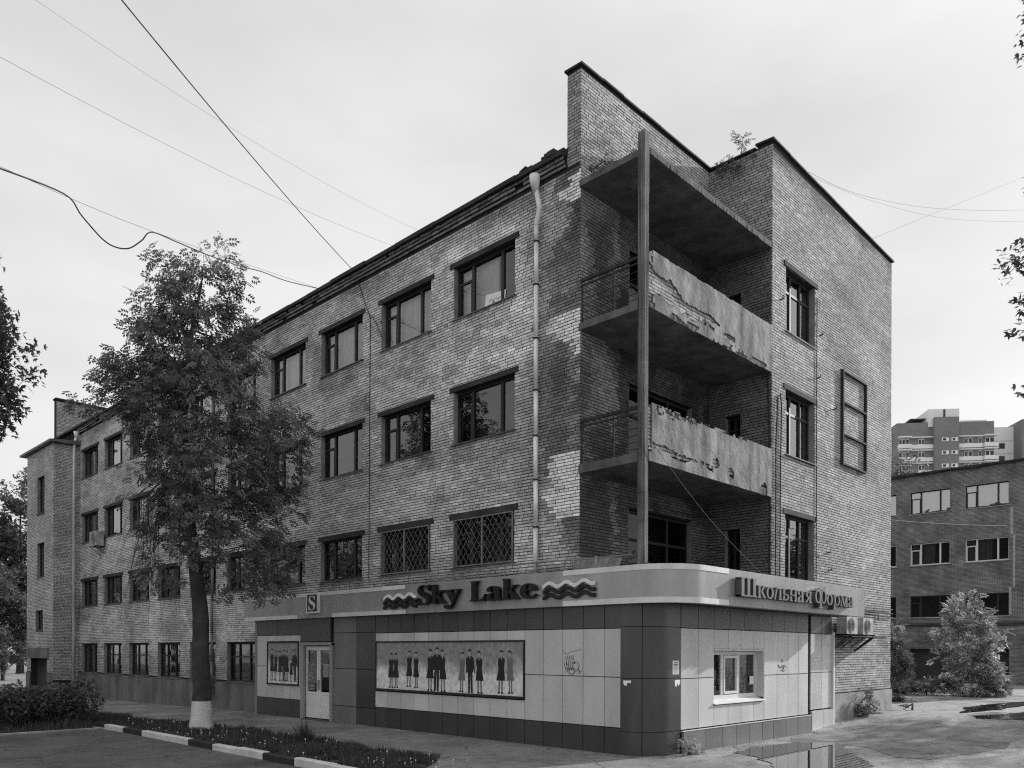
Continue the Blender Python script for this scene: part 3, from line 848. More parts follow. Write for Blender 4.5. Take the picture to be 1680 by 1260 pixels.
# ------------------------------------------------------------------ balconies
def balcony(zb, th, parapet_top, level):
    b = MB()
    nb = 44; ja = .006 if level == 0 else .022; jz = [random.uniform(-.5, 1) * ja for _ in range(nb + 1)]
    for i in range(nb):     # slab with a slightly ragged edge
        a, c = -.07 + (SIDE_X + .03) * i / nb, -.07 + (SIDE_X + .03) * (i + 1) / nb
        b.hexa([(a, D + random.uniform(-.012, .012), zb + jz[i]), (c, D + random.uniform(-.012, .012), zb + jz[i + 1]), (c, -.013, zb), (a, -.013, zb),
                (a, D - .005, zb + th), (c, D - .005, zb + th), (c, -.013, zb + th), (a, -.013, zb + th)])
    s = b.build('balcony', 'concrete', B)
    tag(s, {0: 'bare concrete roof slab over the balconies', 1: 'top balcony with plaster fallen off the left of its parapet', 2: 'lower balcony with broken plaster along its parapet'}[level])
    if level == 0: return s
    z0, z1 = zb + th, parapet_top
    core = MB(); core.pbox(PY(D + .05), .0, SIDE_X - .02, z0 - .1, z1 - .03, -.12, 0)
    core.build('parapet_core', 'mortar', s)
    A, pr, tn = bricks('par%d' % level, 0.0, SIDE_X - .03, z0, z1 - .04, [], lambda u, z: .40 * (.6 + .8 * fbm(u * 3, z * 3, level)), 9, 20 + level)
    brick_mesh('parapet_bricks', PY(D + .045), A, pr + .004 + .022 * np.random.default_rng(3).random(len(pr)), tn, s)
    # plaster skin with holes
    st = .022; nu, nz = int((SIDE_X - .02) / st), int((z1 - zb - .01) / st)
    uu = np.arange(nu + 1) * st; zz = zb + .005 + np.arange(nz + 1) * ((z1 - zb - .01) / nz)
    U, Z = np.meshgrid(uu, zz)
    n1 = fbm(U * 2.4, Z * 3.2, 200 + level); n2 = fbm(U * 9, Z * 9, 210 + level)
    h = (Z - zb) / (z1 - zb)
    if level == 1:
        hole = (np.abs(h - (.40 - .03 * U + .05 * np.sin(U * 3))) < (.24 - .075 * U) * (0.25 + n1 * 1.1 + n2 * .5)) & (U < 2.9)
        hole |= (np.abs(h - .22 + .02 * np.sin(U * 5)) < .05 * n1 * 1.6) & (U > 2.0) & (U < 3.6) & (n1 > .5)
        hole |= (U < .12) & (h > .25) & (n2 > .42)
        hole |= (h > .965) & (n1 > .52)
        hole |= (h < .10) & (n1 > .60)
    else:
        hole = (h > .93 - .16 * n1 * (U < 1.9)) & (n2 > .40) & (U > .25) & (U < 4.2) & (n1 > .36)
        hole |= (np.abs(h - (.26 - .02 * U + .03 * np.sin(U * 4))) < .09 * n1 * 1.35) & (U < 2.6) & (n2 > .34)
        hole |= (np.hypot(U - 2.7, (h - .3) * 1.2) < .16 * n2 * 1.6) | (np.hypot(U - 3.4, (h - .2) * 1.2) < .2 * n1 * 1.3) | (np.hypot(U - 5.1, (h - .13) * 1.2) < .35 * n1)
        hole |= (U < .10) & (h > .15)
    pl = MB()
    off = .018 + .016 * n1 + .010 * n2 + .006 * fbm(U * 22, Z * 22, 5)
    idx = {}
    def vid(j, i, front):
        k = (j, i, front)
        if k not in idx:
            idx[k] = len(pl.v); d = off[j, i] if front else .004
            jj = (fbm(i * 3.3, j * 2.7, 9) - .5) * st * .55
            pl.v.append((U[j, i] + float(jj), D + .012 - d, Z[j, i] + float(jj) * (.6 if 0 < j < nz else 0)))
        return idx[k]
    keep = ~hole[:-1, :-1]
    for j in range(nz):
        for i in range(nu):
            if not keep[j, i]: continue
            pl.f.append((vid(j, i, 1), vid(j, i + 1, 1), vid(j + 1, i + 1, 1), vid(j + 1, i, 1))); pl.m.append(0)
            for dj, di, e in ((0, -1, ((j, i), (j + 1, i))), (0, 1, ((j, i + 1), (j + 1, i + 1))), (-1, 0, ((j, i), (j, i + 1))), (1, 0, ((j + 1, i), (j + 1, i + 1)))):
                a_, b_ = j + dj, i + di
                if not (0 <= a_ < nz and 0 <= b_ < nu) or not keep[a_, b_]:
                    pl.f.append((vid(*e[0], 1), vid(*e[1], 1), vid(*e[1], 0), vid(*e[0], 0))); pl.m.append(0)
    pl.build('plaster', 'plaster', s)
    # railing on the left side
    r = MB()
    r.bar((0.0, -.02, z0 + .98), (0.0, D + .2, z0 + .98), .05, .07); r.bar((0.0, -.02, z0 + .86), (0.0, D + .2, z0 + .86), .03)
    r.build('handrail', 'rust', s)
    r = MB(); r.bar((0.0, -.95, z0 - .02), (0.0, -.95, z0 + .98), .035); r.bar((0, -.06, z0), (0, -.06, z0 + .9), .02); r.build('rail_post', 'rust', s)
    for i in range(5):
        r = MB(); zz_ = z0 + .10 + i * .15
        r.tube([(0.0, -.02, zz_ + random.uniform(-.015, .015)), (random.uniform(-.02, .02), -.5, zz_ + random.uniform(-.02, .02)), (0.0, -.95, zz_), (random.uniform(-.02, .02), -1.3, zz_ + random.uniform(-.02, .02)), (0.0, D + .2, zz_)], .009, 5)
        r.build('rail_bar', 'rust', s)
    return s
balcony(12.66, .14, 0, 0)
balcony(9.42, .15, 10.66, 1)
balcony(6.19, .20, 7.44, 2)
mb = MB()
mb.box(-.03, 5.53, D, -.02, 2.9, 3.3)
mb.build('balcony_floor', 'concrete_dark', B)
mb = MB()      # corner post, a thicker sleeve at its head
def post_seg(z0, z1, w, off=0.0):
    x0, y1 = -.255 + off, D + .13
    mb.hexa([(x0, D - .08, z0), (x0 + w, D - .08, z0), (x0 + w, y1 - .03, z0), (x0, y1 - .03, z0), (x0 + random.uniform(-.01, .01), D - .08, z1), (x0 + w, D - .08, z1), (x0 + w, y1 - .03, z1), (x0, y1 - .03, z1)])
for z0, z1 in ((3.4, 5.5), (5.5, 7.2), (7.2, 9.3), (9.3, 11.75)): post_seg(z0, z1, .125 + random.uniform(0, .012), .012 + random.uniform(-.008, .008))
post_seg(11.75, 13.02, .155)
mb.build('corner_post', 'post', B)

# ------------------------------------------------------------------ downpipes, cables and ironwork fixed to the walls
def downpipe(y, z0, z1, head=True, foot=False, m='pipe'):
    p = part('downpipe', B)
    m_ = MB(); z = z0; x = -.13
    zz = [z0]
    while zz[-1] < z1: zz.append(min(zz[-1] + random.uniform(1.0, 1.3), z1))
    for a, b in zip(zz[:-1], zz[1:]):
        dx = random.uniform(-.008, .008); m_.tube([(x + dx, y + random.uniform(-.01, .01), a), (x + dx, y, b + .03)], [.053, .058], 12)
    if head:
        m_.tube([(x, y, z1), (x, y, z1 + .12), (x - .02, y - .12, z1 + .42), (x - .05, y - .05, z1 + .82)], [.058, .058, .064, .064], 10)
        m_.tube([(x - .06, y - .03, z1 + .80), (x - .08, y - .02, z1 + 1.08), (x - .08, y - .02, z1 + 1.2)], [.065, .125, .13], 12)
    if foot: m_.tube([(x, y, z0 + .05), (x - .05, y, z0 - .12), (x - .28, y - .1, z0 - .26)], .075, 10)
    m_.build('tube', m, p, smooth=True)
    for a in zz[1:-1]:
        c = MB(); c.tube([(x, y, a - .02), (x, y, a + .02)], .070, 12); c.bar((x, y, a), (.0, y, a), .02); c.build('clamp', 'rust', p)
downpipe(1.24, 3.95, 12.15)
downpipe(17.95, .62, 12.2, foot=True, m='frame_grey')
mb = MB()
mb.tube([(-.03, 8.02, 4.3), (-.028, 8.0, 7.5), (-.03, 8.0, 9.2), (-.028, 7.98, 12.0), (-.03, 8.25, 12.5), (-.03, 8.6, 13.25)], .012, 4)
mb.tube([(-.03, 7.4, 11.2), (-.04, 7.7, 11.8), (-.03, 7.98, 12.1)], .01, 4)
mb.build('wall_cable', 'cable', B)
mb = MB()
mb.tube([(8.22, D - .03, 3.9), (8.225, D - .03, 7.0), (8.215, D - .03, 10.7), (8.22, D - .03, 12.2)], .012, 4)
mb.tube([(5.72, D - .03, 3.9), (5.74, D - .03, 6.2), (5.72, D - .035, 7.7), (5.82, D - .04, 8.85), (5.95, D - .04, 8.95), (6.03, D - .04, 8.7), (6.0, D - .03, 7.0), (5.98, D - .03, 3.9)], .016, 4)
mb.tube([(SIDE_X - .03, D + .1, 9.4), (SIDE_X - .03, D + .05, 8.0), (SIDE_X - .04, D + .02, 6.0), (SIDE_X - .03, D + .03, 3.9)], .02, 4)
for k, dz in enumerate((0, .09, .17)):
    mb.tube([(7.9, D - .09 - k * .02, 3.62 - dz), (9.6, D - .08, 3.66 - dz), (11.5, D - .07, 3.58 - dz), (14.2, D - .06, 3.60 - dz * 1.6)], .018, 5)
mb.tube([(12.9, D - .05, 3.42), (12.9, D - .05, 3.2), (12.2, D - .05, 3.18), (12.2, D - .05, 3.0)], .014, 4)
mb.build('wall_cable', 'cable', B)
# small hooks and bolts
for x, z in ((6.0, 11.45), (8.45, 11.2), (8.3, 9.95), (9.4, 9.3), (9.0, 5.05), (9.1, 4.55)):
    mb = MB(); mb.bar((x, D, z), (x, D - .12, z + .02), .03); mb.bar((x, D - .11, z), (x - .06, D - .13, z + .08), .018); mb.build('wall_hook', 'rust', B)
mb = MB()
fr = part('notice_frame', B)
tag(fr, 'empty ladder-like steel frame on the end wall')
for a, b, c, d in ((9.93, 9.99, 7.76, 10.62), (11.74, 11.80, 7.80, 10.58)):
    m_ = MB(); m_.pbox(PY(D), a, b, c, d, .012, .10); m_.build('frame_upright', 'rust', fr)
for z in (7.78, 8.67, 9.62, 10.55):
    m_ = MB(); m_.pbox(PY(D), 9.985, 11.745, z, z + .05, .014, .098); m_.build('frame_bar', 'rust', fr)

# ------------------------------------------------------------------ stair tower and far parapet at the left end
TW = [(34.75, 35.95, 9.25, 11.15), (34.75, 35.95, 5.95, 7.68), (34.95, 36.2, 3.15, 4.2), (34.25, 37.0, -.3, 1.68)]
mb = MB(); TX = -1.2
wall_boxes(mb, PX(TX), 33.3, 37.75, -.6, 12.62, TW, .3)
wall_boxes(mb, PY(33.3), TX + .3, 0, -.6, 12.62, [], .3)
mb.box(TX + .3, 0, 37.45, 37.75, -.6, 12.62)
tower = mb.build('stair_tower', 'mortar', B)
def tone_tw(u, z): return 0.52 * (.7 + .6 * fbm(u / 1.5, z / 1.5, 141)) * (.85 + .15 * sstep(1, 4, z))
A, pr, tn = bricks('tw', 33.29, 37.75, .95, 12.6, TW, tone_tw, 7, 31); brick_mesh('tower_bricks', PX(TX), A, pr, tn, tower)
A, pr, tn = bricks('ts', TX - .01, -.012, .55, 12.6, [], tone_tw, 7, 32); brick_mesh('tower_bricks', PY(33.3), A, pr, tn, tower)
mb = MB(); mb.hexa([(TX - .25, 33.05, 12.62), (.0, 33.05, 12.62), (.0, 38.3, 12.62), (TX - .25, 38.3, 12.62), (TX - .25, 33.05, 12.72), (0, 33.05, 12.86), (0, 38.3, 12.86), (TX - .25, 38.3, 12.72)]); mb.build('tower_roof', 'metal_edge', tower)
mb = MB(); mb.box(TX - .06, TX + .3, 33.26, 33.3, -.6, .5); mb.pbox(PX(TX), 33.3, 34.2, -.6, .93, 0, .05); mb.pbox(PX(TX), 37.05, 37.75, -.6, .93, 0, .05); mb.pbox(PX(TX), 33.9, 37.2, 1.7, 2.25, 0, .12)
mb.build('tower_plinth', 'plaster_dark', tower)
for a, b, c, d in TW[:3]: window(PX(TX), a, b, c, d, 'two', True, lintel=False)
mb = MB(); mb.box(TX + .28, TX + .3, 34.2, 37.1, -.5, 1.7); mb.build('tower_door', 'interior', tower)
mb = MB(); mb.tube([(-.30, 33.15, .3), (-.30, 33.15, 12.5), (-.2, 33.1, 13.1)], .07, 8); mb.tube([(-.2, 33.1, 13.0), (-.2, 33.1, 13.3)], [.09, .15], 8)
mb.build('downpipe', 'pipe', B, smooth=True)
mb = MB(); mb.box(0, 14, 37.0, 37.4, ROOF, 15.85); mb.box(-.06, 14, 36.95, 37.45, 15.85, 15.93); far = mb.build('far_parapet', 'mortar', B)
A, pr, tn = bricks('fp', 0, 8, ROOF + .3, 15.82, [], lambda u, z: .26 * (.8 + .4 * fbm(u, z, 3)), 7, 41); brick_mesh('parapet_bricks', PY(37.0), A, pr, tn, far)

# ------------------------------------------------------------------ shop built against the ground floor
S = empty('shop', (3, 3, 0), 'single-storey shop with grey cladding panels and a rounded corner under a sign band', 'shop')
SX, SY = -0.40, -2.20
SHELL = 0.03
mb = MB()     # dark shell behind the panels (seen in the joints)
wall_boxes(mb, PX(SX + SHELL), -1.45, 14.1, -.3, 3.3, [(9.42, 10.90, -.3, 2.36)], .3)
wall_boxes(mb, PY(SY + SHELL), .36, 7.05, -.3, 3.3, [(2.10, 4.50, .98, 2.24)], .26)
CR, CXc, CYc = .75, SX + .75, SY + .75
arc = [(CXc - (CR - SHELL) * math.cos(t * math.pi / 2), CYc - (CR - SHELL) * math.sin(t * math.pi / 2)) for t in np.linspace(0, 1, 15)]
ring = arc + [(CXc + .01, CYc)]
mb.face([(x, y, 3.3) for x, y in ring]); mb.face([(x, y, -.3) for x, y in reversed(ring)])
for (xa, ya), (xb, yb) in zip(ring, ring[1:] + ring[:1]): mb.face([(xa, ya, -.3), (xb, yb, -.3), (xb, yb, 3.3), (xa, ya, 3.3)])
mb.box(-.005, .36, -1.45, D - .02, -.3, 3.3)
mb.box(7.05, 9.13, D - .02 - .05, D - .014, -.3, 3.3)
mb.build('shell', 'joint', S)
G = 0.006
def panel(P, u0, u1, z0, z1, m, t=SHELL, proud=0.0, name='cladding_panel'):
    b = MB(); q = .004
    a, c, e, f = u0 + G, u1 - G, z0 + G, z1 - G
    dd = proud + random.uniform(-.0015, .0015)
    j1, j2 = random.uniform(-.0018, .0018), random.uniform(-.0018, .0018)
    b.hexa([P(a, e, -t), P(c, e, -t), P(c, f, -t), P(a, f, -t), P(a + q, e + q, dd + j1), P(c - q, e + q, dd + j2), P(c - q, f - q, dd - j1), P(a + q, f - q, dd - j2)])
    o = b.build(name, m, S); v = random.uniform(.87, 1.06); o.color = (v, v, v, 1); return o
PL, PE = PX(SX), PY(SY)
# left bay with its small poster
panel(PL, 13.96, 14.13, -.1, 3.2, 'panel_mid')
for a, b in ((13.26, 13.96),):
    panel(PL, a, b, .58, 1.63, 'panel_light'); panel(PL, a, b, 1.63, 2.66, 'panel_light')
xs = [13.26, 12.75, 12.25, 11.75, 11.17]
for b, a in zip(xs[:-1], xs[1:]):
    panel(PL, a, b, 2.46, 2.66, 'panel_light'); panel(PL, a, b, .58, 1.03, 'panel_light')
panel(PL, 11.17, 11.27, 1.03, 2.46, 'panel_light')
for b, a in ((13.96, 12.6), (12.6, 11.1)):
    panel(PL, a, b, 2.66, 3.2, 'panel_dark'); panel(PL, a, b, -.1, .58, 'panel_dark')
# door bay
panel(PL, 9.42, 11.1, 2.44, 3.2, 'panel_dark', proud=.02)
fr = MB(); PD = PX(SX)
for a, b in ((10.90, 11.08), (9.30, 9.42)): fr.pbox(PD, a, b, -.08, 2.40, -.15, .06)
fr.pbox(PD, 9.30, 11.10, 2.33, 2.42, -.16, .09)
fr.build('door_surround', 'panel_mid', S).color = (1.6, 1.6, 1.6, 1)
mb = MB(); mb.pbox(PD, 9.42, 10.90, -.1, .03, -.15, .14); mb.build('door_step', 'concrete_dark', S)
def door_leaf(u0, u1):
    dl = part('door', S)
    f = MB(); t0, t1 = -.10, -.03
    f.pbox(PD, u0, u0 + .09, .06, 2.30, t0, t1); f.pbox(PD, u1 - .09, u1, .06, 2.30, t0, t1)
    f.pbox(PD, u0 + .09, u1 - .09, 2.18, 2.30, t0, t1 - .002); f.pbox(PD, u0 + .09, u1 - .09, .06, .80, t0, t1 - .012); f.pbox(PD, u0 + .09, u1 - .09, .80, .88, t0, t1 - .002)
    f.build('leaf_frame', 'frame_white', dl)
    g = MB(); g.face(outward(PD, [(u0 + .08, .87), (u1 - .08, .87), (u1 - .08, 2.19), (u0 + .08, 2.19)], -.065)); g.build('pane', 'glass_shop', dl)
    h = MB(); uh = u1 - .06 if u0 < 10.0 else u0 + .06
    h.bar(PD(uh, .95, .0), PD(uh, 1.25, .0), .025); h.bar(PD(uh, .97, -.03), PD(uh, .97, .0), .02); h.bar(PD(uh, 1.23, -.03), PD(uh, 1.23, .0), .02); h.build('handle', 'steel', dl)
    return dl
dr = door_leaf(9.43, 10.155); dl = door_leaf(10.165, 10.89)
for z in (.45, 1.5, 2.0):
    h = MB(); h.tube([PD(10.885, z - .05, -.01), PD(10.885, z + .05, -.01)], .018, 6); h.build('hinge', 'steel', dl)
b = MB(); b.box(SX + .02, -.01, 9.40, 9.42, 0, 2.35); b.box(SX + .02, -.01, 10.9, 10.92, 0, 2.35); b.build('door_reveal', 'interior', S)
# printed sheets behind the door glass
b = MB(); e = -.055   # left leaf
b.face([PD(10.76, 1.15, e), PD(10.30, 1.15, e), PD(10.30, 1.82, e), PD(10.76, 1.82, e)], 0)
for k in range(14):
    u = 10.33 + random.random() * .38; z = 1.2 + random.random() * .55
    b.face([PD(u + .06, z, e + .004), PD(u, z, e + .004), PD(u, z + .05, e + .004), PD(u + .06, z + .05, e + .004)], 1)
for k in range(5): b.face([PD(10.72, .92 + k * .045, e), PD(10.42, .92 + k * .045, e), PD(10.42, .945 + k * .045, e), PD(10.72, .945 + k * .045, e)], 1)
b.build('door_notice', ['print_mid', 'dirty_white'], S); b = MB()
b.face([PD(9.95, 1.35, e), PD(9.64, 1.35, e), PD(9.64, 1.75, e), PD(9.95, 1.75, e)], 1)
for k in range(7): b.face([PD(9.93, 1.38 + k * .05, e + .004), PD(9.68, 1.38 + k * .05, e + .004), PD(9.68, 1.40 + k * .05, e + .004), PD(9.93, 1.40 + k * .05, e + .004)], 0)
b.build('door_notice', ['print_mid', 'dirty_white'], S)
mb = MB(); mb.box(-.12, -.1, 9.4, 10.95, -.1, 2.4); mb.build('door_backing', 'interior', S)
# dark bay between the door and the poster
for b_, a in ((9.28, 8.09), (8.09, 7.17)):
    m_ = 'panel_mid' if b_ > 9 else 'panel_dark'
    for z0, z1 in ((-.1, .52), (.52, 1.63), (1.63, 2.70), (2.70, 3.2)): panel(PL, a, b_, z0, z1, m_)
# big poster bay
xs = np.linspace(7.16, 1.31, 11)
for b_, a in zip(xs[:-1], xs[1:]):
    panel(PL, a, b_, 2.43, 2.67, 'panel_light'); panel(PL, a, b_, .57, 1.03, 'panel_light'); panel(PL, a, b_, -.1, .57, 'panel_dark'); panel(PL, a, b_, 2.67, 3.2, 'panel_dark')
xs = [1.31, .73, .15, -.44, -1.03, -1.46]
for b_, a in zip(xs[:-1], xs[1:]):
    panel(PL, a, b_, .57, 1.635, 'panel_light'); panel(PL, a, b_, 1.635, 2.67, 'panel_light'); panel(PL, a, b_, -.1, .57, 'panel_dark'); panel(PL, a, b_, 2.67, 3.2, 'panel_dark')
# rounded corner: curved panels
def curved(z0, z1, t0, t1, lead=0.0, tail=0.0):
    b = MB(); n = 14; v = []
    pts = []
    if lead: pts.append((SX, CYc + lead))
    for k in range(n + 1):
        t = t0 + (t1 - t0) * k / n; pts.append((CXc - CR * math.cos(t * math.pi / 2), CYc - CR * math.sin(t * math.pi / 2)))
    if tail: pts.append((CXc + tail, SY))
    pin = []
    if lead: pin.append((SX + SHELL, CYc + lead))
    for k in range(n + 1):
        t = t0 + (t1 - t0) * k / n; r = CR - SHELL; pin.append((CXc - r * math.cos(t * math.pi / 2), CYc - r * math.sin(t * math.pi / 2)))
    if tail: pin.append((CXc + tail, SY + SHELL))
    z0 += G; z1 -= G
    for (xa, ya), (xb, yb), (xc, yc), (xd, yd) in zip(pts[:-1], pts[1:], pin[1:], pin[:-1]):
        b.face([(xa, ya, z0), (xb, yb, z0), (xb, yb, z1), (xa, ya, z1)])
        b.face([(xa, ya, z1), (xb, yb, z1), (xc, yc, z1), (xd, yd, z1)]); b.face([(xa, ya, z0), (xb, yb, z0), (xc, yc, z0), (xd, yd, z0)])
    me = b.build('corner_panel', 'panel_dark', S, smooth=True)
    bm = bmesh.new(); bm.from_mesh(me.data); bmesh.ops.remove_doubles(bm, verts=bm.verts, dist=1e-5); bmesh.ops.recalc_face_normals(bm, faces=bm.faces)
    for ed in bm.edges:
        if len(ed.link_faces) == 2 and ed.calc_face_angle(0) > .6: ed.smooth = False
    bm.to_mesh(me.data); bm.free()
    v = random.uniform(.95, 1.05); me.color = (v, v, v, 1)
for z0, z1 in ((-.1, .50), (.50, 1.62), (1.62, 2.70), (2.70, 3.2)):
    curved(z0, z1, 0, .40, 0, 0); curved(z0, z1, .412, 1.0, 0, .37)
# end face
xs = [.74, 1.45, 2.10]
for a, b_ in zip(xs[:-1], xs[1:]): panel(PE, a, b_, .50, 1.60, 'panel_light'); panel(PE, a, b_, 1.60, 2.69, 'panel_light')
xs = [2.10, 2.74, 3.34, 3.97, 4.50]
for a, b_ in zip(xs[:-1], xs[1:]): panel(PE, a, b_, .50, .97, 'panel_light'); panel(PE, a, b_, 2.24, 2.69, 'panel_light')
xs = [4.50, 5.19, 5.80, 6.41, 7.0]
for a, b_ in zip(xs[:-1], xs[1:]): panel(PE, a, b_, .50, 1.60, 'panel_light'); panel(PE, a, b_, 1.60, 2.69, 'panel_light')
xs = np.linspace(.74, 7.0, 10)
for a, b_ in zip(xs[:-1], xs[1:]): panel(PE, a, b_, 2.69, 3.2, 'panel_dark')
xs = [.77, 1.68, 2.42, 3.05, 3.68, 4.33, 4.9, 5.6, 6.3, 7.08]
for a, b_ in zip(xs[:-1], xs[1:]): panel(PE, a, b_, -.1, .47, 'panel_mid', proud=.05, t=.0)
mb = MB(); mb.pbox(PE, .74, 7.1, .468, .482, .0, .06); mb.build('base_lip', 'fascia_strip', S)
mb = MB(); mb.box(7.03, 7.08, SY + .04, D - .02, -.1, 3.2); mb.build('side_return', 'panel_mid', S)
PE2 = PY(-1.95)
for a, b_ in ((7.72, 8.44), (8.44, 9.15)):
    panel(PE2, a, b_, .56, 1.60, 'panel_light'); panel(PE2, a, b_, 1.60, 2.69, 'panel_light'); panel(PE2, a, b_, 2.69, 3.2, 'panel_dark'); panel(PE2, a, b_, -.1, .54, 'panel_light', proud=.05, t=0)
mb = MB(); mb.pbox(PE2, 9.15, 9.25, -.1, 2.75, -.09, .05); mb.build('corner_trim', 'fascia_strip', S)
# end window in a deep recess
w = part('window', S)
f = MB(); PW = PY(SY + .22)
for a, b_ in ((2.12, 2.20), (2.78, 2.86), (3.55, 3.63), (4.40, 4.48)): f.pbox(PW, a, b_, 1.08, 2.19, -.05, .02)
for z0, z1 in ((1.08, 1.17), (2.11, 2.19)):
    for a, b_ in ((2.20, 2.78), (2.86, 3.55), (3.63, 4.40)): f.pbox(PW, a, b_, z0, z1, -.05, .018)
f.pbox(PW, 2.88, 2.93, 1.19, 2.09, -.05, .035); f.pbox(PW, 3.48, 3.53, 1.19, 2.09, -.05, .035); f.pbox(PW, 2.93, 3.48, 1.19, 1.25, -.05, .033); f.pbox(PW, 2.93, 3.48, 2.03, 2.09, -.05, .033)
f.build('frame', 'frame_white', w)
g = MB(); g.face([PW(2.15, 1.1, -.02), PW(4.45, 1.1, -.02), PW(4.45, 2.17, -.02), PW(2.15, 2.17, -.02)]); g.build('pane', 'glass_shop', w)
s_ = MB(); s_.hexa([PE(2.08, .985, .05), PE(4.52, .985, .05), PE(4.52, 1.05, -.2), PE(2.08, 1.05, -.2), PE(2.08, 1.0, .05), PE(4.52, 1.0, .05), PE(4.52, 1.078, -.2), PE(2.08, 1.078, -.2)]); s_.build('sill', 'white', w)
s_ = MB(); s_.pbox(PE, 2.08, 4.52, 2.205, 2.238, -.2, .02); s_.build('head_strip', 'frame_white', w)
r_ = MB(); r_.pbox(PE, 4.47, 4.499, 1.07, 2.2, -.24, -.012); r_.build('reveal', 'panel_light', w); r_ = MB(); r_.pbox(PE, 2.101, 2.12, 1.07, 2.2, -.24, -.012); r_.build('reveal', 'panel_light', w)
n_ = MB(); n_.pbox(PW, 4.17, 4.37, 1.38, 1.58, .0, .012); n_.build('sticker', 'paper', w)
# pale drawn pattern on the panes
n_ = MB()
for a, b_ in ((2.22, 2.76), (2.97, 3.45), (3.68, 4.36)):
    for k in range(3):
        c = a + (b_ - a) * (.2 + .3 * k); pts = [PW(c + .11 * math.sin(t * 5.0 + k * 1.3) * (1 - t * .5) + .05 * t, 1.2 + .62 * t * (1 - .15 * k), -.012) for t in np.linspace(0, 1, 16)]
        n_.tube(pts, .005, 3)
    for k in range(9):
        c = a + (b_ - a) * (.1 + .8 * random.random()); q = 1.2 + .5 * random.random(); n_.tube([PW(c + .05 * math.cos(t), q + .07 * math.sin(t), -.012) for t in np.linspace(0, 4 + 2 * random.random(), 8)], .004, 3)
n_.build('pane_print', 'print_mid', w)
mb = MB(); mb.box(2.0, 4.6, SY + .30, SY + .31, .9, 2.3); mb.build('window_backing', 'interior', S)
# shell opening behind the window: a dark lining
# posters
def figure(b, P, u, z, h, kind, dl):
    """flat printed figure: mats 0 skin, 1 dark cloth, 2 white cloth, 3 grey cloth"""
    d = dl
    s = h
    def el(cu, cz, ru, rz, mi, dd, n=10): b.face([P(cu - ru * math.cos(t) * 1, cz + rz * math.sin(t), dd) for t in np.linspace(0, 2 * math.pi, n, endpoint=False)], mi)
    ln = random.uniform(-.05, .05); wd = random.uniform(1.0, 1.25); aw = random.uniform(-.05, .06); lg = random.uniform(-.03, .03)
    def qd(pts, mi, dd): b.face([P(u - (x * wd + ln * (y - .3)) * s, z + y * s, dd) for x, y in pts], mi)
    cloth = 3 if kind == 'g' else 1
    if kind == 'm':
        qd([(-.07, .03), (-.012, .03), (.0, .5), (-.075, .5)], cloth, d); qd([(.012, .03), (.07, .03), (.075, .5), (.0, .5)], cloth, d)
    else:
        qd([(-.055 + lg, .03), (-.02 + lg, .03), (-.012, .34), (-.06, .34)], 3, d); qd([(.02, .03), (.055, .03), (.06, .34), (.012, .34)], 3, d)
    qd([(-.09, .0), (-.015, .0), (-.015, .04), (-.06, .045)], 1, d + .001); qd([(.015, .0), (.09, .0), (.06, .045), (.015, .04)], 1, d + .001)
    sl = 2 if kind != 'm' else cloth
    qd([(-.115, .80), (-.09, .82), (-.105, .58), (-.13 + aw, .46), (-.155 + aw, .46), (-.145, .60)], sl, d + .001); qd([(.115, .80), (.09, .82), (.105, .58), (.125, .46), (.15, .46), (.145, .60)], sl, d + .001)
    if kind == 'm': qd([(-.10, .48), (.10, .48), (.115, .80), (.05, .84), (-.05, .84), (-.115, .80)], cloth, d + .002)
    else: qd([(-.115, .30), (.115, .30), (.07, .60), (.095, .78), (.045, .83), (-.045, .83), (-.095, .78), (-.07, .60)], cloth, d + .002)
    qd([(.0, .775), (.03, .835), (-.03, .835)], 2, d + .003)
    qd([(-.022, .82), (.022, .82), (.022, .875), (-.022, .875)], 0, d + .003)
    el(u - ln * .62 * s, z + .925 * s, .062 * s, .062 * s, 0, d + .004)
    b.face([P(u - (x + ln * .62) * s, z + y * s, d + .005) for x, y in ((-.055, .92), (-.035, .955), (.035, .955), (.055, .92), (.052, .985), (.0, 1.005), (-.052, .985))], 1)
def poster(u0, u1, z0, z1, figs, name):
    p = part(name, S)
    b = MB(); b.pbox(PL, u0, u1, z0, z1, -SHELL, .004); b.build('poster_sheet', 'poster', p)
    f = MB(); t = .035
    f.pbox(PL, u0 - t, u1 + t, z1, z1 + t, -SHELL, .03); f.pbox(PL, u0 - t, u1 + t, z0 - t * 1.6, z0, -SHELL, .05); f.pbox(PL, u0 - t, u0, z0, z1, -SHELL, .03); f.pbox(PL, u1, u1 + t, z0, z1, -SHELL, .03)
    f.build('poster_frame', 'frame_dark', p)
    for u, z, h, k in figs:
        q = MB(); figure(q, PL, u, z, h, k, .006 + .0004 * random.random()); q.build('printed_figure', ['skin', 'print_dark', 'dirty_white', 'print_mid'], p)
    return p
poster(1.345, 7.10, 1.11, 2.40, [(6.42, 1.14, .97, 'w'), (6.20, 1.14, .97, 'w'), (5.62, 1.19, .99, 'w'), (5.32, 1.17, .98, 'w'), (4.74, 1.12, 1.10, 'w'), (4.48, 1.12, 1.15, 'm'), (4.22, 1.11, 1.10, 'w'),
        (3.50, 1.13, 1.02, 'g'), (3.18, 1.12, 1.10, 'm'), (2.84, 1.12, 1.06, 'w'), (2.10, 1.15, 1.05, 'w'), (1.78, 1.16, 1.03, 'g')], 'window_poster')
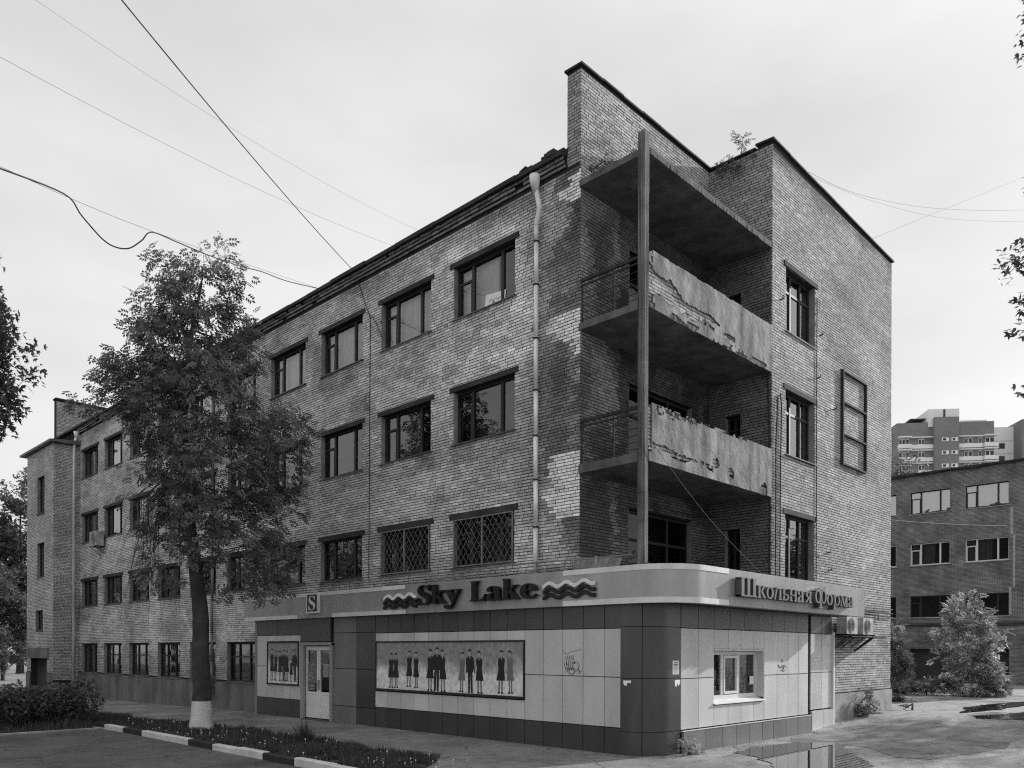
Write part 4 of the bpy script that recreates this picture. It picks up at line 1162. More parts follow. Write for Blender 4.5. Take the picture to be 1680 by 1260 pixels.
poster(11.30, 13.22, 1.08, 2.41, [(12.95, 1.16, 1.06, 'w'), (12.72, 1.16, 1.0, 'w'), (12.42, 1.15, 1.0, 'w'), (12.18, 1.14, 1.06, 'm'), (11.98, 1.16, 1.0, 'w'), (11.72, 1.15, .75, 'w'), (11.5, 1.15, 1.05, 'm')], 'window_poster')
# scrawled tags and torn notices
def scrawl(P, pts, w=.013, name='scrawl'):
    b = MB()
    for st in pts:
        for a, c in zip(st[:-1], st[1:]): b.bar(P(a[0], a[1], .003), P(c[0], c[1], .003), w, .003)
    return b.build(name, 'ink', S)
st = []
for k in range(5): st.append([(.06 - k * .055, 2.06 + .01 * k), (.02 - k * .055, 1.90), (-.03 - k * .05, 1.86 + .02 * k)])
for k in range(5): st.append([(.10 - k * .06, 1.93 - .02 * k), (.05 - k * .06, 1.76), (.02 - k * .05, 1.82)])
st.append([(-.24 + .09 * math.cos(t), 1.86 + .09 * math.sin(t)) for t in np.linspace(0, 6.2, 14)])
st.append([(-.10 + .10 * math.cos(t), 1.73 + .05 * math.sin(t)) for t in np.linspace(0, 6.0, 12)])
st.append([(.05 - .35 * t, 1.70 + .06 * math.sin(t * 9)) for t in np.linspace(0, 1, 12)])
st.append([(-.0 - .4 * t, 2.12 + .10 * math.sqrt(t)) for t in np.linspace(0, 1, 8)]); st.append([(.12, 2.2), (.06, 2.12), (.0, 2.1)])
st.append([(-.30, 1.82), (-.36, 1.68), (-.34, 1.75), (-.45, 1.75)])
scrawl(PL, st)
st = [[(5.25 + .45 * t + .03 * math.cos(t * 31), 1.80 + .06 * math.sin(t * 23) * math.cos(t * 5)) for t in np.linspace(0, 1, 46)], [(5.42, 2.0), (5.47, 1.92), (5.52, 1.98), (5.45, 1.9)], [(5.4, 1.68), (5.47, 1.74), (5.55, 1.67), (5.62, 1.72)]]
scrawl(PE, st, .010)
mb = MB(); mb.pbox(PE, .42, .66, 1.70, 1.99, .0, .003); o = mb.build('notice', 'paper', S)
mb = MB()
for z, a, b_ in ((1.945, .48, .60), (1.905, .45, .63), (1.87, .48, .60)): mb.pbox(PE, a, b_, z, z + .018, .003, .0045)
for k in range(8): mb.pbox(PE, .45, .63, 1.72 + k * .017, 1.725 + k * .017, .003, .0045)
mb.build('notice_text', 'ink', o)
for P, pts in ((PE, [(.50, 1.58), (.71, 1.58), (.70, 1.46), (.67, 1.50), (.63, 1.44), (.60, 1.52), (.55, 1.42), (.51, 1.47)]), ):
    mb = MB(); mb.ppoly(P, pts, 0, .003); mb.build('torn_notice', 'paper', S)
mb = MB(); th = math.asin(.06); 
mb.ppoly(lambda u, z, d=0.0: (SX - d + (CR - math.sqrt(max(CR * CR - (CYc - u) ** 2, 0)) if u < CYc else 0), u, z), [(-1.52, 1.57), (-1.70, 1.575), (-1.69, 1.52), (-1.62, 1.53), (-1.60, 1.46), (-1.54, 1.48)], .002, .006); mb.build('torn_notice', 'paper', S)

# ------------------------------------------------------------------ sign band
FX, FY, FZ0, FZ1, FR = -.60, -2.95, 3.17, 3.95, 1.0
cx, cy = FX + FR, FY + FR
def fpath(off):
    r = FR + off
    p = [(FX - off, 14.5), (FX - off, 10.5), (FX - off, 5.55), (FX - off, 0.0), (FX - off, cy)]
    p += [(cx - r * math.cos(t * math.pi / 2), cy - r * math.sin(t * math.pi / 2)) for t in np.linspace(0, 1, 19)[1:]]
    p += [(4.5, FY - off), (7.82, FY - off)]
    return p
def band(o0, o1, z0, z1, sub=None):
    a, b = fpath(o1), fpath(o0)
    m_ = MB()
    for (p, q, r, s) in zip(a[:-1], a[1:], b[1:], b[:-1]):
        m_.face([(p[0], p[1], z0), (q[0], q[1], z0), (q[0], q[1], z1), (p[0], p[1], z1)])
        m_.face([(p[0], p[1], z1), (q[0], q[1], z1), (r[0], r[1], z1), (s[0], s[1], z1)])
        m_.face([(p[0], p[1], z0), (q[0], q[1], z0), (r[0], r[1], z0), (s[0], s[1], z0)])
        m_.face([(s[0], s[1], z0), (r[0], r[1], z0), (r[0], r[1], z1), (s[0], s[1], z1)])
    for i in (0, -1): m_.face([(a[i][0], a[i][1], z0), (b[i][0], b[i][1], z0), (b[i][0], b[i][1], z1), (a[i][0], a[i][1], z1)])
    return m_
def fix_normals(o, ang=.5):
    bm = bmesh.new(); bm.from_mesh(o.data); bmesh.ops.remove_doubles(bm, verts=bm.verts, dist=1e-5); bmesh.ops.recalc_face_normals(bm, faces=bm.faces)
    for ed in bm.edges:
        if len(ed.link_faces) != 2 or ed.calc_face_angle(0) > ang: ed.smooth = False
    bm.to_mesh(o.data); bm.free()
fas = band(-.22, 0, FZ0, FZ1).build('sign_band', 'fascia', S, smooth=True); fix_normals(fas)
mb = MB(); mb.pbox(PY(FY + .04), 7.83, 9.05, FZ0 - .0, FZ1 - .12, -.2, 0); mb.pbox(PY(FY + .06), 7.86, 9.05, FZ1 - .115, FZ1 - .03, -.2, 0); mb.build('sign_band_end', 'fascia', S)
def strip(path, z0, z1):
    m_ = MB(); out = []
    for (p, q) in zip(path[:-1], path[1:]): m_.face([(p[0], p[1], z0), (q[0], q[1], z0), (q[0], q[1], z1), (p[0], p[1], z1)])
    for (p, q), zz in [((p, q), zz) for p, q in zip(path[:-1], path[1:]) for zz in (z0, z1)]:
        dx, dy = q[0] - p[0], q[1] - p[1]; L = math.hypot(dx, dy); nx, ny = -dy / L * .012, dx / L * .012
        m_.face([(p[0], p[1], zz), (q[0], q[1], zz), (q[0] + nx, q[1] + ny, zz), (p[0] + nx, p[1] + ny, zz)])
    o = m_.build('trim_strip', 'fascia_strip', S, smooth=True); fix_normals(o)
fp = fpath(.012)
corner = [(FX - .012, -.03)] + [p for p in fp[4:-2]] + [(1.40, FY - .012)]
for path in ([(FX - .012, 14.5), (FX - .012, 5.55)], corner): strip(path, 3.84, 3.953)
for path in ([(FX - .012, 14.5), (FX - .012, 11.0)], [(FX - .012, 9.06), (FX - .012, 5.52)], corner): strip(path, 3.168, 3.285)
mb = MB(); mb.face([(FX + .2, 14.4, 3.2), (FX + .2, cy, 3.2), (SX + .02, cy, 3.2), (SX + .02, 14.4, 3.2)])
pa, pb = fpath(-.2)[4:], None
ring = [p for p in fpath(-.2)[4:]]
mb.face([(x, y, 3.2) for x, y in ring] + [(7.82, D, 3.2), (.2, D, 3.2), (.2, cy, 3.2)])
mb.box(7.83, 9.0, FY + .1, D - .02, 3.19, 3.24)
mb.build('soffit', 'soffit', S)
mb = MB(); mb.face([(FX + .2, 14.4, 3.86), (FX + .2, cy, 3.86), (-.02, cy, 3.86), (-.02, 14.4, 3.86)]); mb.face([(x, y, 3.86) for x, y in ring] + [(7.82, D, 3.88), (-.02, D, 3.88), (-.02, cy, 3.86)])
mb.face([(FX + .1, 14.4, 3.2), (-.0, 14.4, 3.2), (-.0, 14.4, 3.86), (FX + .1, 14.4, 3.86)])
mb.build('shop_roof', 'roofing', S)

GL = {"S":[[[43,-11],[43,158],[62,158],[75,114],[92,77],[111,50],[135,30],[164,19],[197,15],[220,17],[241,24],[257,36],[269,51],[276,69],[279,89],[273,117],[255,141],[225,160],[163,191],[127,210],[98,231],[77,253],[62,276],[53,303],[50,332],[52,358],[58,382],[67,403],[80,421],[96,437],[115,449],[136,459],[160,464],[185,466],[229,461],[282,448],[291,446],[300,445],[310,447],[317,454],[320,466],[339,466],[339,319],[322,319],[315,343],[305,365],[293,385],[280,402],[265,417],[248,429],[231,438],[212,443],[194,445],[173,443],[155,436],[140,426],[129,413],[122,398],[120,380],[121,364],[127,349],[137,336],[150,325],[168,314],[189,303],[253,273],[278,260],[300,247],[317,233],[331,219],[342,204],[350,188],[355,171],[358,153],[359,133],[357,106],[350,80],[339,58],[323,38],[304,21],[281,8],[254,-2],[224,-8],[192,-10],[158,-8],[126,1],[98,9],[85,12],[69,7],[61,-11]]],"k":[[[17,0],[17,16],[30,18],[39,21],[45,26],[49,33],[52,43],[52,56],[52,398],[47,429],[42,434],[33,438],[20,439],[21,455],[148,455],[148,169],[227,248],[236,259],[242,269],[244,278],[240,287],[228,292],[209,293],[206,293],[206,310],[345,310],[345,293],[320,289],[296,278],[275,260],[222,209],[346,34],[355,24],[365,18],[376,16],[376,0],[211,0],[211,16],[217,16],[229,18],[237,23],[239,32],[232,49],[163,147],[148,134],[148,56],[154,26],[160,21],[169,18],[180,16],[180,0]]],"y":[[[52,-140],[36,-139],[22,-133],[10,-125],[1,-114],[-5,-100],[-7,-84],[-5,-73],[-2,-62],[5,-53],[13,-46],[24,-41],[36,-40],[46,-41],[56,-44],[64,-49],[70,-57],[73,-66],[75,-76],[74,-81],[74,-87],[86,-99],[94,-96],[104,-88],[114,-74],[129,-44],[140,-5],[36,251],[25,275],[15,287],[-3,293],[-5,293],[-5,310],[162,310],[162,293],[136,289],[128,275],[130,267],[133,257],[185,119],[230,241],[236,260],[238,274],[229,289],[203,293],[203,310],[300,310],[300,293],[291,292],[283,288],[277,281],[259,242],[162,-24],[151,-52],[140,-77],[129,-96],[119,-111],[107,-123],[95,-131],[83,-136],[68,-139]]],"L":[[[15,0],[15,17],[36,20],[52,24],[62,32],[69,43],[73,59],[75,81],[75,379],[73,399],[69,414],[62,425],[52,432],[36,436],[16,439],[16,455],[250,455],[250,439],[208,434],[199,430],[192,424],[188,416],[182,379],[182,83],[185,47],[200,31],[234,28],[264,29],[291,33],[315,40],[335,49],[354,63],[370,80],[384,100],[397,126],[409,154],[427,154],[402,0]]],"a":[[[255,-10],[226,-5],[208,10],[200,35],[169,11],[133,-4],[95,-9],[74,-7],[55,0],[40,11],[29,26],[22,44],[20,63],[25,91],[40,115],[63,136],[97,155],[143,173],[199,190],[199,241],[197,258],[193,272],[187,282],[177,290],[164,294],[148,296],[124,293],[109,286],[104,274],[113,257],[123,231],[121,220],[117,210],[110,202],[100,196],[89,192],[77,191],[64,192],[53,196],[45,203],[38,212],[34,224],[33,236],[35,251],[40,266],[49,278],[62,290],[77,300],[95,308],[115,314],[138,317],[162,318],[205,315],[239,307],[263,292],[280,272],[290,244],[293,210],[293,62],[295,40],[304,34],[320,42],[329,28],[306,7],[281,-6]],[[151,34],[174,41],[199,63],[199,169],[154,152],[127,123],[118,84],[122,56],[133,39]]],"e":[[[154,-10],[129,-8],[106,-1],[85,10],[66,26],[50,46],[37,69],[27,95],[21,125],[19,157],[21,187],[28,215],[38,240],[51,263],[68,282],[87,298],[108,309],[132,316],[157,318],[193,314],[224,301],[249,280],[268,251],[279,215],[283,173],[283,166],[117,166],[126,98],[155,56],[199,42],[225,47],[249,62],[270,86],[285,73],[249,27],[204,-1]],[[116,192],[201,192],[201,215],[201,240],[198,262],[193,277],[186,288],[175,295],[161,297],[136,287],[121,255],[116,203]]]}
def glyph(cs):
    xs = [x for c in cs for x, y in c]; return min(xs), max(xs)
def glyph_obj(name, polys, M, depth, m, parent):
    """polys: list of contour lists (outer + holes) in 2D; each is filled and extruded, later ones 2 mm prouder"""
    mv, mf = [], []
    for k, cs in enumerate(polys):
        cu = bpy.data.curves.new('c', 'CURVE'); cu.dimensions = '2D'; cu.fill_mode = 'BOTH'; cu.extrude = depth / 2
        for c in cs:
            sp = cu.splines.new('POLY'); sp.points.add(len(c) - 1)
            for p, (x, y) in zip(sp.points, c): p.co = (x, y, 0, 1)
            sp.use_cyclic_u = True
        tmp = bpy.data.objects.new('c', cu)
        me = bpy.data.meshes.new_from_object(tmp)
        off = len(mv); mv += [(v.co.x, v.co.y, v.co.z + depth / 2 + .002 * k) for v in me.vertices]; mf += [tuple(off + i for i in p.vertices) for p in me.polygons]
        bpy.data.objects.remove(tmp); bpy.data.meshes.remove(me); bpy.data.curves.remove(cu)
    me = bpy.data.meshes.new(name); me.from_pydata([M(*v) for v in mv], [], mf); me.materials.append(MATS[m]); me.update()
    return link(bpy.data.objects.new(name, me), parent)
MS = lambda x, y, z: (FX - .02 - z, x, y)
ME = lambda x, y, z: (x, FY - .02 - z, y)
sgn = part('shop_name_sign', S)
SK = .49 / .466
for ch, ya, yb in (('S', 4.91, 4.40), ('k', 4.36, 3.80), ('y', 3.84, 3.24), ('L', 2.90, 2.34), ('a', 2.31, 1.80), ('k', 1.77, 1.22), ('e', 1.19, .68)):
    x0, x1 = glyph(GL[ch])
    cs = [[(ya + (yb - ya) * (x - x0) / (x1 - x0), 3.385 + y / 1000 * SK * 1.02) for x, y in c] for c in GL[ch]]
    glyph_obj('letter', [cs], MS, .10, 'letter_face', sgn)
def wave(y0, y1, zc):
    for k, m_ in enumerate(('white', 'letter_face', 'letter_face')):
        n = 40; top, bot = [], []
        for i in range(n + 1):
            t = i / n; u = y0 + (y1 - y0) * t; z = zc + .015 - k * .125 + .045 * math.sin(t * 3 * 2 * math.pi - .9) + .02 * t
            top.append((u, z + .040)); bot.append((u, z - .040))
        glyph_obj('wave', [[top + bot[::-1]]], MS, .05, m_, sgn)
wave(6.44, 5.02, 3.615); wave(.52, -.96, 3.635)
sb = part('shop_logo_sign', S)
mb = MB(); PF = PX(FX)
mb.pbox(PF, 9.68, 10.36, 3.31, 3.94, .015, .10); mb.build('sign_box', 'frame_white', sb)
mb = MB(); mb.pbox(PF, 9.75, 10.29, 3.37, 3.88, .10, .104); mb.build('sign_field', 'print_dark', sb)
x0, x1 = glyph(GL['S'])
glyph_obj('letter', [[[(10.20 - .37 * (x - x0) / (x1 - x0), 3.40 + (y + 11) / 1000 * .93) for x, y in c] for c in GL['S']]], lambda x, y, z: (FX - .105 - z, x, y), .006, 'white', sb)
# the second sign, thirteen separate letters
s2 = part('end_sign', S)
def rect(x0, x1, y0, y1): return [[(x0, y0), (x1, y0), (x1, y1), (x0, y1)]]
def ringp(cx_, cy_, rx, ry, wx, wy, a0=0, a1=2 * math.pi):
    n = 22
    if a1 - a0 > 6.2:
        return [[(cx_ + rx * math.cos(t), cy_ + ry * math.sin(t)) for t in np.linspace(0, 2 * math.pi, n, endpoint=False)], [(cx_ + (rx - wx) * math.cos(t), cy_ + (ry - wy) * math.sin(t)) for t in np.linspace(0, 2 * math.pi, n, endpoint=False)]]
    ts = np.linspace(a0, a1, n)
    return [[(cx_ + rx * math.cos(t), cy_ + ry * math.sin(t)) for t in ts] + [(cx_ + (rx - wx) * math.cos(t), cy_ + (ry - wy) * math.sin(t)) for t in ts[::-1]]]
def stem(x, w, h, s=.06): return [rect(x, x + w, 0, h), rect(x - s, x + w + s, 0, .07), rect(x - s, x + w + s, h - .07, h)]
XH = .68
def quad(*p): return [list(p)]
CY = {
 'sha': (1.05, stem(.08, .17, 1) + stem(.44, .17, 1) + stem(.80, .17, 1) + [rect(.02, 1.03, 0, .08)]),
 'ka': (.62, stem(.06, .15, XH) + [quad((.2, .30), (.42, XH), (.58, XH), (.28, .28)), quad((.24, .34), (.34, .42), (.62, 0), (.44, 0))]),
 'o': (.56, [ringp(.28, XH / 2, .27, XH / 2, .13, .07)]),
 'el': (.64, [quad((.0, .0), (.10, .0), (.28, XH), (.18, XH))] + stem(.42, .15, XH, .05) + [rect(.16, .6, XH - .08, XH)]),
 'soft': (.56, stem(.06, .15, XH, .05) + [ringp(.26, .19, .27, .19, .13, .07, -1.57, 1.57), rect(.12, .27, 0, .07), rect(.12, .27, .31, .38)]),
 'en': (.66, stem(.06, .15, XH, .05) + stem(.44, .15, XH, .05) + [rect(.2, .46, .30, .38)]),
 'ya': (.60, stem(.40, .15, XH, .05) + [ringp(.36, .48, .27, .20, .13, .07, 1.57, 4.71), rect(.34, .45, .28, .35), rect(.34, .45, .61, .68), quad((.0, 0), (.14, 0), (.38, .3), (.26, .3))]),
 'ef': (.95, [rect(.42, .57, -.25, .95), rect(.32, .67, -.25, -.18), ringp(.26, .46, .25, .42, .12, .08), ringp(.73, .46, .25, .42, .12, .08), quad((.05, .78), (.45, .95), (.95, 1.12), (.88, .92), (.5, .86), (.1, .68))]),
 'er': (.62, [rect(.06, .21, -.25, XH), rect(.0, .28, -.25, -.18), rect(.0, .12, XH - .07, XH), ringp(.34, XH / 2, .26, XH / 2, .12, .07)]),
 'em': (.80, [rect(.04, .12, 0, XH), rect(-.0, .2, 0, .07)] + stem(.58, .15, XH, .05) + [quad((.04, XH), (.2, XH), (.42, .1), (.34, .0)), quad((.34, .0), (.42, .0), (.64, XH), (.54, XH))]),
}
x = 1.62
seq = [('sha', .80), ('ka', .42), ('o', .40), ('el', .42), ('soft', .38), ('en', .44), ('a', .40), ('ya', .44), (None, .16), ('ef', .72), ('o', .42), ('er', .46), ('em', .54), ('a', .42)]
hz = .41
tot = sum(w_ for _, w_ in seq); kx = (7.82 - 1.62) / tot
for nm, w_ in seq:
    w2 = w_ * kx
    if nm is None: x += w2; continue
    wf = w2 * .93; zb_ = 3.375
    if nm == 'a':
        a0, a1 = glyph(GL['a']); polys = [[[(x + wf * (p - a0) / (a1 - a0), zb_ + q / 318 * XH * hz) for p, q in c] for c in GL['a']]]
    else:
        wd, pl = CY[nm]; polys = [[[(x + wf * p / wd, zb_ + q * hz) for p, q in c] for c in cs] for cs in pl]
    glyph_obj('letter', polys, ME, .14, 'letter_grey', s2); x += w2
# thin railing on the sign band and the mesh sheet leaning behind it
rl = part('roof_railing', S)
m_ = MB(); pts = [(FX + .14, y, 4.20 + .02 * math.sin(y * 1.3)) for y in np.linspace(9.7, -1.75, 18)]; m_.tube(pts, .019, 5)
m_.tube([(FX + .2, y, 4.02 + .015 * math.sin(y * 2)) for y in np.linspace(6.7, -.6, 14)], .015, 5)
m_.build('rail', 'steel', rl)
y = 9.3
while y > -1.7:
    m_ = MB(); m_.bar((FX + .14, y, 3.9), (FX + .14 + random.uniform(-.01, .01), y, 4.22), .022); m_.bar((FX + .14, y - .02, 4.18), (-.15, y - .35, 3.9), .012); m_.build('rail_post', 'steel', rl); y -= .92 + random.uniform(-.1, .1)
m_ = MB()
for i in range(16):
    a, c = .1 - 1.3 * i / 16, .1 - 1.3 * (i + 1) / 16
    m_.face([(-.18, a, 3.88), (-.18, c, 3.88), (-.05 + .03 * (i % 2), c, 4.3 - .1 * (i / 16)), (-.05 + .03 * ((i + 1) % 2), a, 4.3 - .1 * (i / 16))])
m_.build('leaning_sheet', 'steel', S)
m_ = MB(); m_.hexa([(-.2, -2.0, 3.9), (3.6, -2.1, 3.9), (3.6, -1.5, 3.9), (-.2, -1.5, 3.9), (-.2, -2.0, 4.02), (3.6, -2.1, 3.92), (3.6, -1.5, 3.94), (-.2, -1.5, 4.06)]); m_.build('roof_felt', 'roofing', S)

# ------------------------------------------------------------------ air conditioners
def aircon(loc, face, label, w=.8, h=.55, d=.3):
    """face: 'Y' looks towards -Y, 'X' looks towards -X; loc = wall-side centre of the bottom"""
    o = empty('air_conditioner', loc, label, 'air conditioner', 'outdoor air conditioner units')
    P = (lambda u, z, q=0.0: (loc[0] + u, loc[1] - q, loc[2] + z)) if face == 'Y' else (lambda u, z, q=0.0: (loc[0] - q, loc[1] + u, loc[2] + z))
    b = MB(); b.pbox(P, -w / 2, w / 2, .05, h, .1, .1 + d); b.build('casing', 'dirty_white', o)
    g = MB(); c = -w * .1
    for r in np.linspace(.05, h * .40, 6): g.tube([P(c + r * math.cos(t), .05 + (h - .05) / 2 + r * math.sin(t), .1 + d + .012) for t in np.linspace(0, 2 * math.pi, 19)], .006, 4, cap=False)
    for k in range(8):
        t = k * math.pi / 4; g.bar(P(c, .05 + (h - .05) / 2, .1 + d + .012), P(c + h * .4 * math.cos(t), .05 + (h - .05) / 2 + h * .4 * math.sin(t), .1 + d + .012), .008)
    g.build('fan_grille', 'steel', o)
    k_ = MB()
    for s in (-1, 1):
        k_.bar(P(s * w * .35, .03, 0), P(s * w * .35, .03, .5), .03); k_.bar(P(s * w * .35, -.32, 0.01), P(s * w * .35, .02, .45), .025)
    k_.build('bracket', 'rust', o)
    return o
aircon((9.85, D - .01, 2.66), 'Y', 'pale air conditioner nearest the end of the sign band on the end wall')
aircon((11.1, D - .01, 2.66), 'Y', 'pale air conditioner farthest from the shop on the end wall')
aircon((-.01, 29.9, 7.1), 'X', 'small stained air conditioner under a third-floor window at the far end of the long facade', .9, .75, .35)
mb = MB(); mb.box(9.2, 12.0, D - .65, D - .015, 2.62, 2.645); mb.bar((9.3, D - .6, 2.62), (9.3, D - .02, 2.2), .03); mb.bar((11.0, D - .6, 2.62), (11.0, D - .02, 2.2), .05); 
tag(mb.build('metal_shelf', 'rust'), 'dark steel shelf on struts under the two air conditioners', 'shelf')

# ------------------------------------------------------------------ overhead cables
def cable(pts, r, label, sag=0.0, n=24, group='overhead cables'):
    pts = [Vector(p) for p in pts]; out = []
    for j, (a, b) in enumerate(zip(pts[:-1], pts[1:])):
        p0, p3 = pts[max(j - 1, 0)], pts[min(j + 2, len(pts) - 1)]
        for i in range(n):
            t = i / n
            p = 0.5 * (2 * a + (b - p0) * t + (2 * p0 - 5 * a + 4 * b - p3) * t * t + (3 * a - p0 - 3 * b + p3) * t ** 3) if len(pts) > 2 else a.lerp(b, t)
            p.z -= 4 * sag * t * (1 - t); out.append(p)
    out.append(pts[-1])
    m_ = MB(); m_.tube(out, r, 5); o = m_.build('overhead_cable', 'cable', smooth=True)
    return tag(o, label, 'cable', group)
def ray(px, py, d):
    """point seen at photograph pixel px,py at distance d (used once to find where the cables hang)"""
    F_, hx, hy, ph = 1318.6, 840, 1066.7, R(.2)
    dx, dy = px - hx, py - hy; x, y = dx + dy * ph, dy - dx * ph
    ax = Vector((.698, -.7162, 0)); fw = Vector((.7162, .698, 0))
    return CAM + (ax * (x / F_) + fw + Vector((0, 0, -y / F_))) * d
e0 = ray(577, 441, 25.3); e1 = ray(525, 474, 27.3)
cable([ray(190, -12, 12), e0], .011, 'straight thick cable running down from the top edge to the long roof edge', .1)
cable([ray(50, -6, 14), ray(690, 380, 24)], .0022, 'faint thin cable crossing the sky from the top left corner to the roof', .25)
cable([ray(-10, 88, 13), ray(650, 405, 24.5)], .003, 'thin cable crossing the sky from the left edge to the roof', .2)
cable([ray(-12, 272, 13), ray(105, 318, 15), ray(135, 355, 15.5), ray(175, 398, 16), ray(208, 408, 16.5), ray(232, 395, 17), ray(249, 381, 17.3), ray(290, 397, 18.5), ray(340, 418, 20), ray(395, 437, 22), ray(430, 446, 23.5), ray(470, 461, 25), e1], .014, 'slack looping cable that hangs from the left edge to the roof behind the tree', 0.0, 6)
cable([ray(-12, 268, 13), ray(248, 379, 17.3), e1], .004, 'thin carrier wire along the slack looping cable', 0.0, 6)
cable([ray(1326, 282, 30), ray(1400, 316, 32), ray(1500, 338, 36), ray(1600, 345, 40), ray(1700, 344, 44)], .005, 'upper of two sagging wires leaving the end wall for the right edge', 0.0, 6)
cable([ray(1336, 292, 30), ray(1420, 326, 33), ray(1520, 353, 37), ray(1600, 362, 40), ray(1700, 364, 44)], .004, 'lower of two sagging wires leaving the end wall for the right edge', 0.0, 6)
cable([ray(1430, 392, 34), ray(1700, 282, 46)], .005, 'faint straight wire rising to the right edge of the sky', .0)
cable([(-.15, D - .13, 6.6), (1.9, D - .3, 5.2), (4.05, D - .6, 3.96)], .006, 'thin wire slanting from the corner post down to the sign band', 0.0, 8)
cable([ray(1100, 838, 20.5), ray(1250, 846, 24), ray(1461, 853, 31), ray(1700, 862, 45)], .012, 'dark horizontal wire crossing the end wall to the yard building', .1)

# ------------------------------------------------------------------ foliage
def leaf_batch(pos, rnd, size, kind='pinnate', droop=.3, tone=(.6, 1.3), out_dirs=None):
    """returns verts, faces, tones for leaves at pos"""
    n = len(pos)
    if kind == 'pinnate':
        lf = []
        for k in range(7):
            if k == 6: c, a = (.95, 0.0), 0.0
            else: c, a = (.35 + .25 * (k // 2), (1 if k % 2 else -1) * .05), (1 if k % 2 else -1) * 1.0
            lf.append((c, a, .52 if k == 6 else .46))
    elif kind == 'simple': lf = [((0, 0), 0.0, 1.0)]
    else: lf = [((.0, .0), a, .8) for a in (-.9, 0.0, .9)]
    T = []
    for (cx_, cy_), a, L in lf:
        ca, sa = math.cos(a), math.sin(a)
        for x, y, z in ((0, 0, 0), (.45 * L, .25 * L, .05 * L), (L, 0, -.06 * L), (.45 * L, -.25 * L, .05 * L)): T.append((cx_ + x * ca - y * sa, cy_ + x * sa + y * ca, z))
    T = np.array(T); m_ = len(T)
    if out_dirs is None: az = rnd.uniform(0, 2 * np.pi, n)
    else: az = np.arctan2(out_dirs[:, 1], out_dirs[:, 0]) + rnd.normal(0, .9, n)
    el = rnd.normal(-droop, .45, n); ro = rnd.normal(0, .7, n); sz = size * rnd.uniform(.7, 1.25, n)
    cz_, sz_ = np.cos(az), np.sin(az); ce, se = np.cos(el), np.sin(el); cr, sr = np.cos(ro), np.sin(ro)
    X = np.stack([ce * cz_, ce * sz_, se], 1)
    Y0 = np.stack([-sz_, cz_, np.zeros(n)], 1); Z0 = np.cross(X, Y0)
    Y = Y0 * cr[:, None] + Z0 * sr[:, None]; Z = np.cross(X, Y)
    V = pos[:, None, :] + sz[:, None, None] * (T[None, :, 0:1] * X[:, None] + T[None, :, 1:2] * Y[:, None] + T[None, :, 2:3] * Z[:, None])
    nq = m_ // 4
    Fc = (np.arange(n)[:, None, None] * m_ + np.arange(nq)[None, :, None] * 4 + np.arange(4)[None, None, :]).reshape(-1, 4)
    tn = np.repeat(rnd.uniform(tone[0], tone[1], n), m_)
    return V.reshape(-1, 3), Fc, tn
def leaf_obj(name, V, Fc, tn, m, parent):
    me = bpy.data.meshes.new(name)
    me.vertices.add(len(V)); me.vertices.foreach_set('co', V.reshape(-1))
    k = Fc.shape[1]
    me.loops.add(Fc.size); me.loops.foreach_set('vertex_index', Fc.reshape(-1).astype(np.int32))
    me.polygons.add(len(Fc)); me.polygons.foreach_set('loop_start', np.arange(len(Fc)) * k)
    at = me.attributes.new('tone', 'FLOAT', 'POINT'); at.data.foreach_set('value', tn.astype(np.float32))
    me.polygons.foreach_set('use_smooth', np.zeros(len(Fc), bool))
    me.materials.append(MATS[m]); me.update(calc_edges=True)
    return link(bpy.data.objects.new(name, me), parent)

def skeleton(trunk, targets, rnd, step=.45):
    """grow branches from the trunk polyline to every target; returns nodes, parents"""
    nodes = [np.array(p, float) for p in trunk]; par = [-1] + list(range(len(trunk) - 1))
    base = nodes[0]
    start_ok = [False] * (len(trunk) // 3) + [True] * (len(trunk) - len(trunk) // 3)
    ts = sorted(targets, key=lambda t: np.linalg.norm(np.array(t) - nodes[-1]) * .6 + abs(t[2] - nodes[len(nodes) // 2][2]) * .4)
    ends = []
    N = np.array(nodes); ok = np.array(start_ok)
    for t in ts:
        t = np.array(t, float)
        d = np.linalg.norm(N - t, axis=1) + np.where(N[:, 2] > t[2] + .2, 1.2 * (N[:, 2] - t[2]), 0) + np.where(ok, 0, 50)
        j = int(np.argmin(d)); p = N[j]; L = np.linalg.norm(t - p); k = max(1, int(L / step)); prev = j
        new = []
        for i in range(1, k + 1):
            s = i / k; q = p * (1 - s) + t * s; q = q + rnd.normal(0, .05 * min(L, 1.5), 3) * (i < k); q[2] += -.10 * L * math.sin(s * math.pi) * .4
            nodes.append(q); par.append(prev); prev = len(nodes) - 1; new.append(q)
        N = np.vstack([N, np.array(new)]); ok = np.concatenate([ok, np.ones(len(new), bool)])
        ends.append(prev)
    return nodes, par, ends
